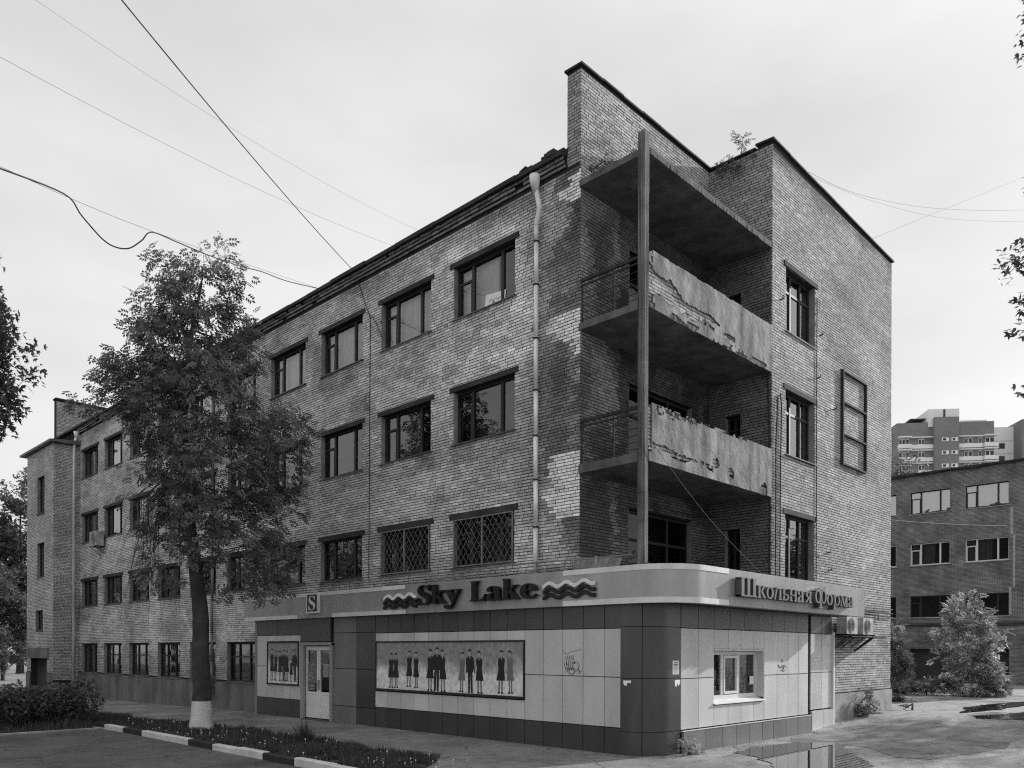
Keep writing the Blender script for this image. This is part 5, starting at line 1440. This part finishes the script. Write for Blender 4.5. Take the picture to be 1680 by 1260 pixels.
def branch_mesh(nodes, par, ends, ntrunk, r_base, r_tip=.006, expo=2.4):
    n = len(nodes); acc = np.zeros(n)
    isend = np.ones(n, bool)
    for p in par:
        if p >= 0: isend[p] = False
    for i in range(n - 1, -1, -1):
        if isend[i]: acc[i] += 1
        if par[i] >= 0: acc[par[i]] += acc[i]
    rad = r_tip * acc ** (1 / expo); k = min(1.0, r_base / max(rad[0], 1e-6)) if rad[0] > r_base else r_base / rad[0]
    rad = np.maximum(rad * (k if k < 1 else 1), r_tip * .7)
    for i in range(ntrunk):
        s = i / max(1, ntrunk - 1); rad[i] = max(rad[i] * (1 - .5 * s), r_base * (1 - .88 * s))
    mb = MB()
    ch = {}
    for i, p in enumerate(par): ch.setdefault(p, []).append(i)
    used = set()
    def chain(i):
        c = [i]
        while True:
            kids = [k_ for k_ in ch.get(c[-1], []) if k_ not in used]
            if not kids: break
            b = max(kids, key=lambda q: acc[q]); c.append(b); used.add(b)
        return c
    stack = [0]; used.add(0)
    todo = [0]
    while todo:
        i = todo.pop(); c = chain(i)
        pts = [nodes[k_] for k_ in c]; rr = [rad[k_] for k_ in c]
        if par[i] >= 0: pts = [nodes[par[i]]] + pts; rr = [min(rad[par[i]], rr[0] * 1.25)] + rr
        if len(pts) > 1: mb.tube(pts, rr, 18 if rr[0] > .12 else (8 if rr[0] > .06 else (5 if rr[0] > .02 else 3)), cap=False)
        for k_ in c:
            for q in ch.get(k_, []):
                if q not in used: used.add(q); todo.append(q)
    return mb
def blob_points(blobs, n, rnd, shell=.35):
    w_ = np.array([b[3] ** 2.2 * (b[4] if len(b) > 4 else 1) for b in blobs]); w_ = w_ / w_.sum()
    out = []
    for b, k in zip(blobs, rnd.multinomial(n, w_)):
        v = rnd.normal(0, 1, (k, 3)); v /= np.linalg.norm(v, axis=1)[:, None]
        r = b[3] * (rnd.random(k) ** (1 / 3.0) * (1 - shell) + shell * rnd.random(k) ** .15)
        out.append(np.array(b[:3]) + v * r[:, None])
    return np.vstack(out)
def grow_tree(name, label, loc, trunk, blobs, n_tips, leaves_per, size, kind, m, r_base, seed, group=None, spread=.42, whitewash=None, droop=.35, step=.45, cat='tree', tone=(.55, 1.35), per_node=.0, clump=1.0):
    rnd = np.random.default_rng(seed)
    o = empty(name, loc, label, cat, group)
    tv = [Vector(p) for p in trunk]; fine = []
    for j in range(len(tv) - 1):
        q0, q1, q2, q3 = tv[max(j - 1, 0)], tv[j], tv[j + 1], tv[min(j + 2, len(tv) - 1)]
        for i in range(5):
            s_ = i / 5; fine.append(tuple(0.5 * (2 * q1 + (q2 - q0) * s_ + (2 * q0 - 5 * q1 + 4 * q2 - q3) * s_ ** 2 + (3 * q1 - q0 - 3 * q2 + q3) * s_ ** 3)))
    if cat == 'tree': trunk = fine + [tuple(tv[-1])]
    tips = blob_points(blobs, n_tips, rnd)
    nodes, par, ends = skeleton(trunk, [tuple(t) for t in tips], rnd, step)
    mb = branch_mesh(nodes, par, ends, len(trunk), r_base)
    mats = ['bark']
    if cat == 'tree':      # bark: ridges that run up the stem, and a flared foot
        vv = np.array(mb.v); ax_ = np.array(trunk); zz = np.clip(vv[:, 2], ax_[:, 2].min(), ax_[:, 2].max())
        cx_ = np.interp(zz, ax_[:, 2], ax_[:, 0]); cy_ = np.interp(zz, ax_[:, 2], ax_[:, 1]); dx, dy = vv[:, 0] - cx_, vv[:, 1] - cy_; rr_ = np.hypot(dx, dy)
        on = (rr_ < r_base * 1.3) & (rr_ > r_base * .25); an = np.arctan2(dy, dx)
        k_ = 1 + .16 * (vnoise(an * 3.2, vv[:, 2] * .9, seed) - .5) + .10 * (vnoise(an * 9, vv[:, 2] * 3.5, seed + 4) - .5) + .35 * np.exp(-np.maximum(vv[:, 2] - ax_[0, 2], 0) / .22)
        k_ = np.where(on, k_, 1); vv[:, 0] = np.where(on, cx_ + dx * k_, vv[:, 0]); vv[:, 1] = np.where(on, cy_ + dy * k_, vv[:, 1]); mb.v = [tuple(q) for q in vv]
    t = mb.build('trunk', mats, o, smooth=True)
    if whitewash is not None:
        t.data.materials.append(MATS['whitewash'])
        z = np.empty(len(t.data.polygons) * 3); t.data.polygons.foreach_get('center', z); z = z.reshape(-1, 3)
        t.data.polygons.foreach_set('material_index', ((z[:, 2] < whitewash + .14 * (vnoise(np.arctan2(z[:, 1] - loc[1], z[:, 0] - loc[0]) * 2.5, z[:, 2] * 0, 7) - .5))).astype(np.int32))
    N = np.array(nodes)
    src = N[np.array(ends)]
    base = np.array(nodes[len(trunk) - 1])
    k = rnd.poisson(leaves_per * np.clip(rnd.normal(1, .35 * clump, len(src)), .15, 2.4))
    pos = np.repeat(src, k, axis=0); dv = rnd.normal(0, 1, pos.shape); dv /= np.linalg.norm(dv, axis=1)[:, None]; pos = pos + dv * (spread * 1.9 * rnd.random(len(pos)) ** .55)[:, None] * np.array([1, 1, .8])
    if per_node > 0:
        tw = N[len(trunk):]; kk = rnd.poisson(per_node, len(tw)); pos = np.vstack([pos, np.repeat(tw, kk, axis=0) + rnd.normal(0, spread * .45, (kk.sum(), 3))])
    od = pos - np.array([N[0][0], N[0][1], 0]); V, Fc, tn = leaf_batch(pos, rnd, size, kind, droop, tone, od)
    c = leaf_obj('crown', V, Fc, tn, m, o); tag(c, kind='stuff')
    return o
def at(px, py, d):
    p = ray(px, py, d); return (p.x, p.y, p.z)
TD = 21.9    # distance of the street tree
def bl(px, py, r, dd=0.0, w_=1.0, d=TD): return (*at(px, py, d + dd), r * d / 1318.6, w_)
blobs = [bl(350, 425, 38), bl(330, 480, 60, .3), bl(278, 455, 40, -.3), bl(272, 510, 54, .4), bl(240, 565, 50, -.4), bl(305, 575, 85), bl(375, 520, 36, .2), bl(372, 590, 55, .6), bl(395, 455, 16, .2, .7), bl(245, 640, 66, .5),
         bl(325, 665, 95, -.5), bl(195, 620, 42, .3), bl(168, 655, 26, -.2, .8), bl(135, 660, 16, .1, .6), bl(420, 690, 62, .4), bl(470, 705, 38, -.4, .8), bl(285, 740, 70, .6), bl(360, 770, 88, -.6), bl(430, 790, 55), bl(485, 820, 30, .3, .6), bl(400, 850, 62, .5),
         bl(330, 860, 60, -.8), bl(265, 850, 45, .3, .45), bl(235, 800, 30, .2, .4), bl(440, 905, 48, -.2, .8), bl(395, 940, 45, .6, .7), bl(280, 930, 42, -.2, .32), bl(235, 930, 32, .4, .25), bl(430, 970, 30, -.5, .6), bl(190, 915, 16, .2, .4), bl(495, 765, 18, .1, .5)]
tb = np.array(at(330, 1200, TD)); tb[2] = float(gz(tb[0], tb[1]))
def tp(px, py, dd=0): return at(px, py, TD + dd)
trunk = [(tb[0], tb[1], tb[2] - .1), (tb[0], tb[1], tb[2] + .12), tp(331, 1150), tp(330, 1080), tp(329, 1010), tp(323, 950), tp(316, 890, .1), tp(306, 820, .1), tp(300, 740, .2), tp(304, 650, .1), tp(312, 560, -.1), tp(328, 480, .1)]
grow_tree('street_tree', 'tall leafy tree with whitewashed trunk foot standing in front of the long facade', tuple(tb), trunk, blobs, 700, 11, .23, 'pinnate', 'leaf_dark', .30, 3, tone=(.4, 1.7), spread=.20, whitewash=float(at(330, 1147, TD)[2]), droop=.45, per_node=.5)
# bare twigs hanging on the left side of the street tree
st_ = [o for o in bpy.data.objects if o.name == 'street_tree'][0]
rnd = np.random.default_rng(17); mb = MB()
for k in range(34):
    px = 305 - 85 * rnd.random(); py = 800 + 60 * rnd.random(); dd = rnd.normal(0, .5); L = 60 + 170 * rnd.random(); sw = rnd.normal(-10, 18)
    a_ = tp(300 + rnd.normal(0, 6), py - 30 - 30 * rnd.random(), .1); q = [a_, tp((300 + px) / 2, py - 20, dd * .5), tp(px, py + 10, dd), tp(px + sw * .5, py + L * .5, dd), tp(px + sw, py + L, dd)]
    mb.tube(q, [.016, .012, .009, .006, .003], 4, cap=False)
mb.build('hanging_twigs', 'bark', st_, smooth=True)
# tree at the left edge, its trunk outside the picture
LD = 18.0
lb = [bl(-25, 520, 40, 0, 1, LD), bl(-10, 600, 48, .3, 1, LD), bl(-40, 660, 60, 0, 1, LD), bl(28, 580, 22, .1, .8, LD), bl(70, 590, 22, .0, .9, LD), bl(80, 605, 13, .0, .9, LD), bl(10, 650, 22, .2, .8, LD), bl(-60, 560, 70, 0, 1, LD), bl(-110, 480, 110, 0, 1, LD), bl(-130, 620, 110, 0, 1, LD), bl(-200, 540, 120, 0, 1, LD), bl(45, 615, 10, 0, .6, LD)]
p0 = at(-130, 1200, LD); p0 = (p0[0], p0[1], float(gz(p0[0], p0[1])))
grow_tree('roadside_tree', 'dark leafy tree whose branches reach in at the left edge above the tower', p0, [(p0[0], p0[1], p0[2] - .1), (p0[0], p0[1], 1.5), at(-128, 1000, LD), at(-125, 850, LD), at(-120, 700, LD), at(-118, 600, LD)], lb, 420, 42, .13, 'tri', 'leaf_dark', .22, 5, spread=.22, tone=(.5, 1.1))
# street trees on the other side of the road, seen only in the window panes
def generic_tree(name, label, loc, h, cr, seed, m='leaf_dark', n_tips=260, lp=22, size=.22, kind='tri', group=None, z_low=.3):
    rnd = np.random.default_rng(seed)
    x, y, z = loc
    blobs = []
    for k in range(11):
        a = rnd.uniform(0, 6.28); zz = rnd.uniform(z_low, .92); rr = cr * rnd.uniform(.1, .6) * (1.15 - abs(zz - .55))
        blobs.append((x + rr * math.cos(a), y + rr * math.sin(a), z + h * zz, cr * rnd.uniform(.35, .6)))
    tr = [(x, y, z - .1), (x + .05, y, z + h * .15), (x, y + .05, z + h * .3), (x + .1, y, z + h * .5), (x, y, z + h * .7), (x, y, z + h * .85)]
    return grow_tree(name, label, loc, tr, blobs, n_tips, lp, size, kind, m, h * .018, seed, group, spread=.5, step=.8)
def copy_tree(o, loc, label, rz, sc):
    c = o.copy(); COL.objects.link(c); c['label'] = label
    old = o.location.copy()
    c.location = loc; c.rotation_euler.z = rz; c.scale = (sc,) * 3
    for ch in o.children:
        k = ch.copy(); COL.objects.link(k); k.parent = c; k.matrix_parent_inverse = Matrix.Translation(-old)
    return c
g1 = generic_tree('street_tree', 'tall broad tree at the roadside outside the left edge, first beyond the hedge', (-20.5, 22, -.1), 15.5, 4.4, 31, n_tips=330, lp=30, group='roadside trees off the left edge')
copy_tree(g1, (-21.5, 31, -.2), 'tall broad tree at the roadside outside the left edge, second beyond the hedge', 1.9, 1.05)
copy_tree(g1, (-21, 41, -.2), 'tall broad tree at the roadside outside the left edge, third beyond the hedge', 3.7, .95)
for k, w_ in enumerate(('fourth', 'fifth', 'sixth', 'seventh', 'eighth')):
    copy_tree(g1, (-21 + (k % 2), 50 + 11 * k, -.2), 'tall broad tree at the roadside outside the left edge, %s beyond the hedge' % w_, 1.3 * k, 1.0 + .06 * (k % 3))
# trees behind the stair tower
g2 = generic_tree('background_tree', 'large pale-leaved tree behind the stair tower at the left edge', (8.2, 76, -.3), 19, 5.5, 41, 'leaf', 420, 42, .36, group='trees behind the stair tower', z_low=.12)
copy_tree(g2, (-1.5, 70, -.3), 'second pale-leaved tree at the far left edge, left of the one behind the tower', 2.2, .95)
copy_tree(g2, (2.5, 58, -.3), 'lower pale-leaved tree close behind the tower door at the left edge', 4.0, .45)
copy_tree(g2, (-5.5, 50, -.3), 'low pale tree beyond the hedge at the left edge', 5.2, .32)
copy_tree(g2, (-1.0, 47, -.3), 'lowest bushy tree just left of the tower door', 3.1, .26)
copy_tree(g2, (5.0, 92, -.3), 'distant tree between the two pale trees at the left edge', 1.2, .9)
# tree at the right edge: only branch ends reach into the picture
RD = 13.0
rb = [bl(1668, 440, 20, 0, 1, RD), bl(1700, 400, 30, .1, 1, RD), bl(1672, 505, 18, .1, 1, RD), bl(1690, 530, 22, 0, 1, RD), bl(1655, 428, 9, 0, .8, RD), bl(1676, 45, 10, 0, .8, RD), bl(1695, 90, 22, 0, 1, RD), bl(1720, 20, 40, 0, 1, RD), bl(1760, 300, 80, .5, 1, RD), bl(1780, 480, 80, .3, 1, RD), bl(1830, 200, 110, .5, 1, RD), bl(1850, 420, 110, 0, 1, RD), bl(1692, 640, 14, .1, .6, RD)]
p0 = at(1840, 1200, RD); p0 = (p0[0], p0[1], float(gz(p0[0], p0[1])))
grow_tree('yard_tree', 'dark tree whose leafy twigs reach in at the right edge of the sky', p0, [(p0[0], p0[1], -.1), (p0[0], p0[1], 1.2), at(1838, 1000, RD), at(1836, 800, RD), at(1836, 600, RD), at(1832, 450, RD), at(1830, 250, RD)], rb, 330, 20, .11, 'tri', 'leaf_dark', .18, 6, spread=.15, tone=(.4, 1.0))
# two yard trees outside the right edge that shade the asphalt
g3 = generic_tree('yard_tree', 'broad yard tree outside the right edge that shades the near asphalt', (24.5, -9.6, .2), 8.4, 3.0, 51, 'leaf', 170, 18, .24, group='yard trees off the right edge', z_low=.38)
copy_tree(g3, (20, -12.0, .2), 'broad yard tree outside the right edge, nearer the camera', 2.6, .85)

# bushes
def bush(name, label, loc, blobs, n_tips, lp, size, m, seed, spread=.16, kind='pinnate', tone=(.6, 1.4)):
    x, y, z = loc
    tr = [(x, y, z - .05), (x + .02, y, z + .15), (x, y + .03, z + .4)]
    return grow_tree(name, label, loc, tr, blobs, n_tips, lp, size, kind, m, .05, seed, None, spread, step=.25, cat='bush', droop=.1, tone=tone, per_node=.8)
def bb(px, py, r, dd=0, w_=1.0, d=35.0): return (*at(px, py, d + dd), r * d / 1318.6, w_)
bx = at(1585, 1138, 35.0); bx = (bx[0], bx[1], float(gz(bx[0], bx[1])))
bush('maple_bush', 'tall sunlit self-sown bush growing in front of the yard building', bx,
     [bb(1578, 985, 13), bb(1597, 990, 10), bb(1585, 1015, 26), bb(1605, 1020, 18), bb(1560, 1040, 20), bb(1590, 1050, 34), bb(1620, 1030, 14), bb(1640, 1030, 10), bb(1635, 1060, 13), bb(1570, 1075, 28), bb(1608, 1085, 32), bb(1620, 1115, 24), bb(1590, 1115, 34), bb(1548, 1082, 10), bb(1600, 1130, 30)], 250, 6, .30, 'leaf_pale', 61, tone=(.3, 1.5), spread=.13)
bx = at(1520, 1135, 36.0); bx = (bx[0], bx[1], float(gz(bx[0], bx[1])))
bush('scrub', 'low grassy scrub at the foot of the tall sunlit bush', bx, [bb(1500, 1128, 10, 0, 1, 36), bb(1525, 1126, 12, 0, 1, 36), bb(1550, 1122, 14, 0, 1, 36), bb(1640, 1128, 10, -1, 1, 36), bb(1480, 1132, 8, 0, 1, 36)], 130, 9, .16, 'leaf', 62)
bx = (15.1, -2.0, .25)
def cb(px, py, r, dd=0, w_=1.0, d=32.2): return (*at(px, py, d + dd), r * d / 1318.6, w_)
bush('corner_bush', 'slim sunlit bush at the far corner of the end wall', at(1468, 1138, 32.2)[:2] + (.25,), [cb(1468, 1032, 7), cb(1468, 1055, 10), cb(1474, 1078, 12), cb(1476, 1100, 12), cb(1468, 1115, 10), cb(1480, 1090, 9)], 130, 7, .22, 'leaf_pale', 63, spread=.12, tone=(.3, 1.3))
bush('corner_weeds', 'weeds sprawling over the asphalt below the far corner of the end wall', (14.3, -2.5, .25), [cb(1468, 1158, 8, -1), cb(1482, 1162, 6, -1), cb(1472, 1150, 9, -1), cb(1496, 1166, 4, -1)], 90, 8, .11, 'leaf', 64, spread=.10)
bush('wall_weeds', 'weeds growing against the pale plinth below the air conditioners', (11.2, -2.05, .12), [(11.2, -2.1, .55, .28), (11.35, -2.1, .9, .16), (11.0, -2.1, .3, .25), (11.9, -2.1, .3, .2)], 70, 7, .10, 'leaf', 65, spread=.08)
bush('corner_weeds', 'dry tuft of weeds at the foot of the rounded shop corner', (.72, -2.42, 0.0), [(.62, -2.42, .22, .13), (.78, -2.45, .12, .12), (1.0, -2.5, .06, .1)], 36, 6, .07, 'leaf_pale', 66, spread=.06)
def sapling(label, loc, blobs, seed, n=40, m='leaf'):
    return grow_tree('roof_sapling', label, loc, [(loc[0], loc[1], loc[2] - .05), (loc[0], loc[1], loc[2] + .2), (loc[0] + .02, loc[1], loc[2] + .4)], blobs, n, 4, .10, 'pinnate', m, .015, seed, 'saplings rooted in the brickwork', spread=.08, step=.2, cat='sapling', per_node=.5)
sapling('sapling growing from the top of the projecting block', (5.6, -.95, 15.45), [(5.55, -.95, 15.85, .2), (5.5, -1.1, 15.7, .12)], 71, 16)
sapling('leafy growth clinging to the side of the projecting block under the sapling', (5.48, -.55, 15.2), [(5.42, -.5, 15.25, .16), (5.42, -.8, 15.15, .14), (5.42, -1.3, 15.2, .12)], 72, 30)
sapling('weeds on the roof slab of the balconies beside the parapet', (.3, -.3, 12.83), [(.15, -.35, 12.95, .12), (-.0, -.7, 12.95, .12), (.3, -1.2, 12.95, .12)], 73, 26)
sapling('weeds on the roof slab of the balconies beside the projecting block', (5.2, -1.2, 12.83), [(5.3, -1.0, 13.05, .18), (5.4, -1.4, 12.95, .14)], 74, 26)

# hedge at the bottom left
rnd = np.random.default_rng(81)
hd = empty('hedge', (-9.5, 14.2, -.1), 'dense dark clipped hedge at the lower left behind the kerb', 'hedge')
hb = []
for k in range(46):
    x = -14.5 + 8.7 * (k / 45); y = 14.0 + .9 * rnd.random(); hb.append((x, y, .45 + .35 * rnd.random(), .52 + .12 * rnd.random()))
pos = blob_points(hb, 15000, rnd, .6); pos = pos[(pos[:, 2] > -.1) & (pos[:, 2] < 1.28 + .1 * vnoise(pos[:, 0] * 2, pos[:, 1] * 2, 3))]
V, Fc, tn = leaf_batch(pos, rnd, .11, 'tri', -.1, (.4, 1.15)); tag(leaf_obj('foliage', V, Fc, tn, 'leaf_dark', hd), kind='stuff')
mb = MB()
for k in range(60):
    x = -14.3 + 8.4 * rnd.random(); y = 14.1 + .8 * rnd.random(); mb.tube([(x, y, -.2), (x + rnd.normal(0, .1), y + rnd.normal(0, .1), .5), (x + rnd.normal(0, .2), y + rnd.normal(0, .2), 1.1)], [.015, .012, .006], 4)
mb.build('stems', 'bark', hd)
# grass of the lawn
rnd = np.random.default_rng(91)
def grass(name, pts, h, m, w=.012, lean=.35):
    n = len(pts); az = rnd.uniform(0, 6.28, n); hh = h * rnd.uniform(.5, 1.3, n) * (.45 + 1.2 * fbm(pts[:, 0] * .9, pts[:, 1] * .9, 15)); ln = rnd.normal(0, lean, n) * hh
    d = np.stack([np.cos(az), np.sin(az)], 1); p = np.stack([-np.sin(az), np.cos(az)], 1) * w
    V = np.zeros((n, 3, 3)); z = gz(pts[:, 0], pts[:, 1]) + .025
    V[:, 0, :2] = pts + p; V[:, 1, :2] = pts - p; V[:, 2, :2] = pts + d * ln[:, None]; V[:, 0, 2] = z; V[:, 1, 2] = z; V[:, 2, 2] = z + hh
    return V.reshape(-1, 3), np.arange(n * 3).reshape(-1, 3), np.repeat(rnd.uniform(.5, 1.5, n), 3)
n = 52000; yy = -1.4 + 34 * rnd.random(n) ** 1.5
aa = rnd.random(n)
ex = -3.62 - .55 * sstep(9, 15, yy) + .10 * np.sin(yy * 1.7) + .06 * np.sin(yy * 4.1); wv = np.where(yy > .8, 1, np.clip((yy + 1.4) / 2.2, .02, 1))
P2 = np.stack([(KX + .08) + (ex + .1 - KX - .08) * wv * aa, yy], 1)
dens = fbm(P2[:, 0] * 1.3, P2[:, 1] * 1.3, 5); P2 = P2[dens > .40]
V, Fc, tn = grass('g', P2, .12, 'grass')
tag(leaf_obj('grass', V, Fc, tn, 'grass', None), 'short rough grass of the lawn strip behind the striped kerb', 'grass', kind='stuff')
n = 20000; P3 = np.stack([-14 + 7.9 * rnd.random(n), 12.1 + 16 * rnd.random(n)], 1); V, Fc, tn = grass('g', P3, .16, 'grass', .014)
tag(leaf_obj('grass', V, Fc, tn, 'grass', None), 'rough grass around the foot of the hedge', 'grass', kind='stuff')
# a taller tuft and the white seed heads
P4 = np.array([-4.05, 4.9]) + rnd.normal(0, .10, (170, 2)); V, Fc, tn = grass('g', P4, .42, 'grass', .012, .75)
tag(leaf_obj('grass_tuft', V, Fc, tn, 'grass', None), 'tall tuft of grass at the pavement edge of the lawn', 'grass tuft')
mb = MB()
for k in range(95):
    y = -.5 + 14 * rnd.random() ** 1.2; x = KX + .2 + 2.0 * rnd.random(); z = float(gz(x, y)) + .06 + .14 * rnd.random(); r = .014 + .010 * rnd.random()
    mb.tube([(x, y, float(gz(x, y))), (x, y, z)], .003, 3); 
    vs = [(1, 0, 0), (-1, 0, 0), (0, 1, 0), (0, -1, 0), (0, 0, 1), (0, 0, -1)]; b = len(mb.v); mb.v += [(x + a * r, y + c * r, z + e * r) for a, c, e in vs]
    for f_ in ((0, 2, 4), (2, 1, 4), (1, 3, 4), (3, 0, 4), (2, 0, 5), (1, 2, 5), (3, 1, 5), (0, 3, 5)): mb.f.append(tuple(b + i for i in f_)); mb.m.append(0)
tag(mb.build('dandelion_heads', 'white'), 'small white seed heads dotted through the lawn strip', 'dandelions', kind='stuff')

# ------------------------------------------------------------------ yard building at the right
Y2 = empty('yard_building', (46, 10, .2), 'dark three-storey brick building across the yard at the right', 'building')
XR = 40.0
RY = [3.57 + 3.15 * k for k in (-1, 0, 1, 2, 3, 4, 5, 6)]
RF = [(10.86, 12.25), (7.62, 9.0), (4.33, 5.68)]
hs = [(y, y + 2.34, a, b) for y in RY for a, b in RF] + [(y, y + 2.34, -.2, 2.37) for y in RY]
mb = MB(); wall_boxes(mb, PX(XR), -2.4, 30, -.3, 13.3, hs, .4); mb.box(XR + .4, 54, -2.4, -2.0, -.3, 13.3); mb.box(53.6, 54, -2.0, 30, -.3, 13.3); mb.box(XR + .4, 53.6, 29.6, 30, -.3, 13.3)
mb.build('wall', 'far_brick', Y2)
mb = MB(); u = -2.6
while u < 30: mb.hexa([(XR - .2, u, 13.28 + random.uniform(-.05, .05)), (54, u, 13.3), (54, u + 1.2, 13.3), (XR - .2, u + 1.2, 13.28 + random.uniform(-.05, .05)), (XR - .2, u, 13.42), (54, u, 13.5), (54, u + 1.2, 13.5), (XR - .2, u + 1.2, 13.42)]); u += 1.2
mb.build('roof', 'roofing', Y2)
mb = MB(); mb.pbox(PX(XR), -2.4, 30, 3.86, 4.0, 0, .10); mb.pbox(PX(XR), -2.4, 30, 3.76, 3.82, 0, .06); mb.build('ledge', 'concrete_dark', Y2)
mb = MB(); mb.pbox(PX(XR), .22, .38, 9.1, 10.7, 0, .008); mb.pbox(PX(XR), .12, .24, 6.0, 9.1, 0, .008); mb.pbox(PX(XR), .3, .42, 4.4, 6.0, 0, .008); mb.build('mortar_repair', 'dirty_white', Y2)
mb = MB(); mb.box(XR + 1.4, XR + 1.45, -2.0, 29.6, -.3, 13.2); mb.build('interior_partition', 'interior', Y2)
for y in RY[:6]:
    for k, (a, b) in enumerate(RF):
        window(PX(XR), y, y + 2.34, a, b, 'three', True, frame=('frame_dark', 'frame_white', 'frame_dark')[k], depth=.10, lintel=False, parent=Y2, fill=('light' if k == 0 else (None, 'half_dim')[k == 1]), sillm='frame_old_white', pane=('glass_bright' if k == 0 else 'glass'))
    w = part('opening', Y2); m_ = MB(); m_.box(XR + .3, XR + .34, y, y + 2.34, -.2, 2.37); m_.build('infill', 'interior', w)
    m_ = MB(); m_.pbox(PX(XR), y - .1, y + 2.44, 2.37, 2.5, 0, .03); m_.build('lintel', 'concrete', w)

# ------------------------------------------------------------------ panel apartment tower far behind
AP = empty('apartment_tower', at(1560, 1064, 176), 'tall panel apartment tower far behind the yard building', 'building')
AD = 176.0; KA = AD / 1318.6
org = ray(1560, 1066.7, AD); ax = Vector((.698, -.7162, 0)); fw = Vector((.7162, .698, 0))
rot = Matrix.Rotation(R(-6), 3, 'Z'); ax2, fw2 = rot @ ax, rot @ fw
def PA(u, z, d=0.0):
    p = org + ax2 * u - fw2 * d; return (p.x, p.y, z)
def apx(px, py): return ((px - 1560) * KA, 2.2 + (1066.7 + (px - 840) * R(.2) - py) * KA)
def abox(px0, px1, py0, py1, d0, d1, m_, name):
    (u0, z1), (u1, z0) = apx(px0, py0), apx(px1, py1)
    b = MB(); b.pbox(PA, u0, u1, z0, z1, d0, d1); return b.build(name, m_, AP)
zlow = 1100
abox(1474, 1626, 692, zlow, -14, 0, 'far_mid', 'wall')
abox(1460, 1474, 697, zlow, -15, -3, 'far_light', 'wall_panel')
abox(1626, 1720, 697, zlow, -14, -3, 'far_light', 'wall_panel')
abox(1667, 1720, 692, zlow, -14, .5, 'far_mid', 'wall')
abox(1523, 1571, 671, 700, -10, .3, 'far_light', 'roof_house')
abox(1530, 1568, 686, zlow, -8, 1.2, 'far_mid', 'stair_bay')
abox(1546, 1549, 672, 686, .3, .4, 'far_dark', 'vent')
abox(1498, 1522, 683, 685, -8, -1, 'far_dark', 'roof_canopy'); abox(1503, 1512, 685, 693, -5, -4, 'far_light', 'roof_hatch')
abox(1574, 1615, 690, 693, -6, -.1, 'far_light', 'roof_rail')
for k in range(6):
    dy = 21.3 * k
    for a, b in ((1475, 1494), (1494, 1530), (1568, 1607), (1608, 1629)):
        pr_ = 1.3 if b - a < 22 else .5
        abox(a, b, 729 + dy, 735.5 + dy, .02, pr_, 'far_white', 'balcony_front'); abox(a, b, 716 + dy, 717.6 + dy, .02, pr_ + .1, 'far_white', 'ledge')
    for a, b in ((1477, 1487), (1488, 1493), (1508, 1517), (1580, 1584), (1586, 1592), (1602, 1606), (1612, 1626)):
        w = part('window', AP)
        (u0, z1), (u1, z0) = apx(a, 719 + dy), apx(b, 729 + dy)
        b_ = MB(); b_.pbox(PA, u0, u1, z0, z1, .03, .12); b_.build('frame', 'far_white', w).name = 'frame'
        n_ = 2 if b - a > 6 else 1
        for i in range(n_):
            q0 = u0 + (u1 - u0) * (i + .12) / n_; q1 = u0 + (u1 - u0) * (i + .88) / n_
            g_ = MB(); g_.pbox(PA, q0, q1, z0 + .18, z1 - .15, .12, .14); g_.build('pane', 'far_dark', w)
    for a, b in ((1541, 1552), (1556, 1566)):
        if k == 0 and a == 1541: pass
        w = part('window', AP)
        (u0, z1), (u1, z0) = apx(a, 720 + dy), apx(b, 726 + dy)
        b_ = MB(); b_.pbox(PA, u0, u1, z0, z1, 1.2, 1.3); b_.build('frame', 'far_white', w)
        g_ = MB(); g_.pbox(PA, u0 + .25, u1 - .6, z0 + .15, z1 - .12, 1.3, 1.33); g_.build('pane', 'far_dark', w)
    w = part('window', AP); (u0, z1), (u1, z0) = apx(1643, 724 + dy), apx(1653, 733 + dy)
    b_ = MB(); b_.pbox(PA, u0, u1, z0, z1, -2.95, -2.9); b_.build('pane', 'far_dark', w)
    abox(1628, 1666, 720 + dy, 720.5 + dy, -2.98, -2.93, 'far_mid', 'panel_joint')
abox(1480, 1560, 1068, 1100, -14, -.5, 'far_mid', 'base')
# crown of a tree between the yard building and the tower
generic_tree('background_tree', 'tree crown showing above the roof edge of the yard building', at(1476, 1062, 62)[:2] + (.2,), 18.0, 3.2, 95, 'leaf_dark', 160, 22, .3, z_low=.5)

# loose grit, leaf litter and chips scattered over the yard and along the walls
rnd = np.random.default_rng(121); mb = MB()
def chip(x, y, s):
    z = float(gz(x, y)) + .012; a = rnd.uniform(0, 6.28); ca, sa = math.cos(a) * s, math.sin(a) * s; h_ = s * rnd.uniform(.1, .6)
    b = len(mb.v); mb.v += [(x + ca, y + sa, z), (x - sa * .7, y + ca * .7, z), (x - ca, y - sa, z), (x + sa * .6, y - ca * .6, z), (x + ca * .1, y, z + h_)]
    for q in ((0, 1, 4), (1, 2, 4), (2, 3, 4), (3, 0, 4)): mb.f.append(tuple(b + i for i in q)); mb.m.append(0 if rnd.random() < .55 else 1)
for k in range(2600):
    t = rnd.random()
    if t < .45: x, y = rnd.uniform(-4, 22), rnd.uniform(-9, -2.4)
    elif t < .65: x, y = rnd.uniform(.8, 14), -2.3 - abs(rnd.normal(0, .18)); y = y if x < 7.1 else y + .25
    elif t < .85: x, y = -.45 - abs(rnd.normal(0, .2)), rnd.uniform(-2, 14)
    else: x, y = rnd.uniform(-13, -6.2), rnd.uniform(-6, 11)
    chip(x, y, rnd.choice([.008, .012, .018, .03], p=[.4, .35, .2, .05]))
tag(mb.build('litter', ['concrete_light', 'soil']), 'grit and small chips scattered over the asphalt', 'litter', kind='stuff')
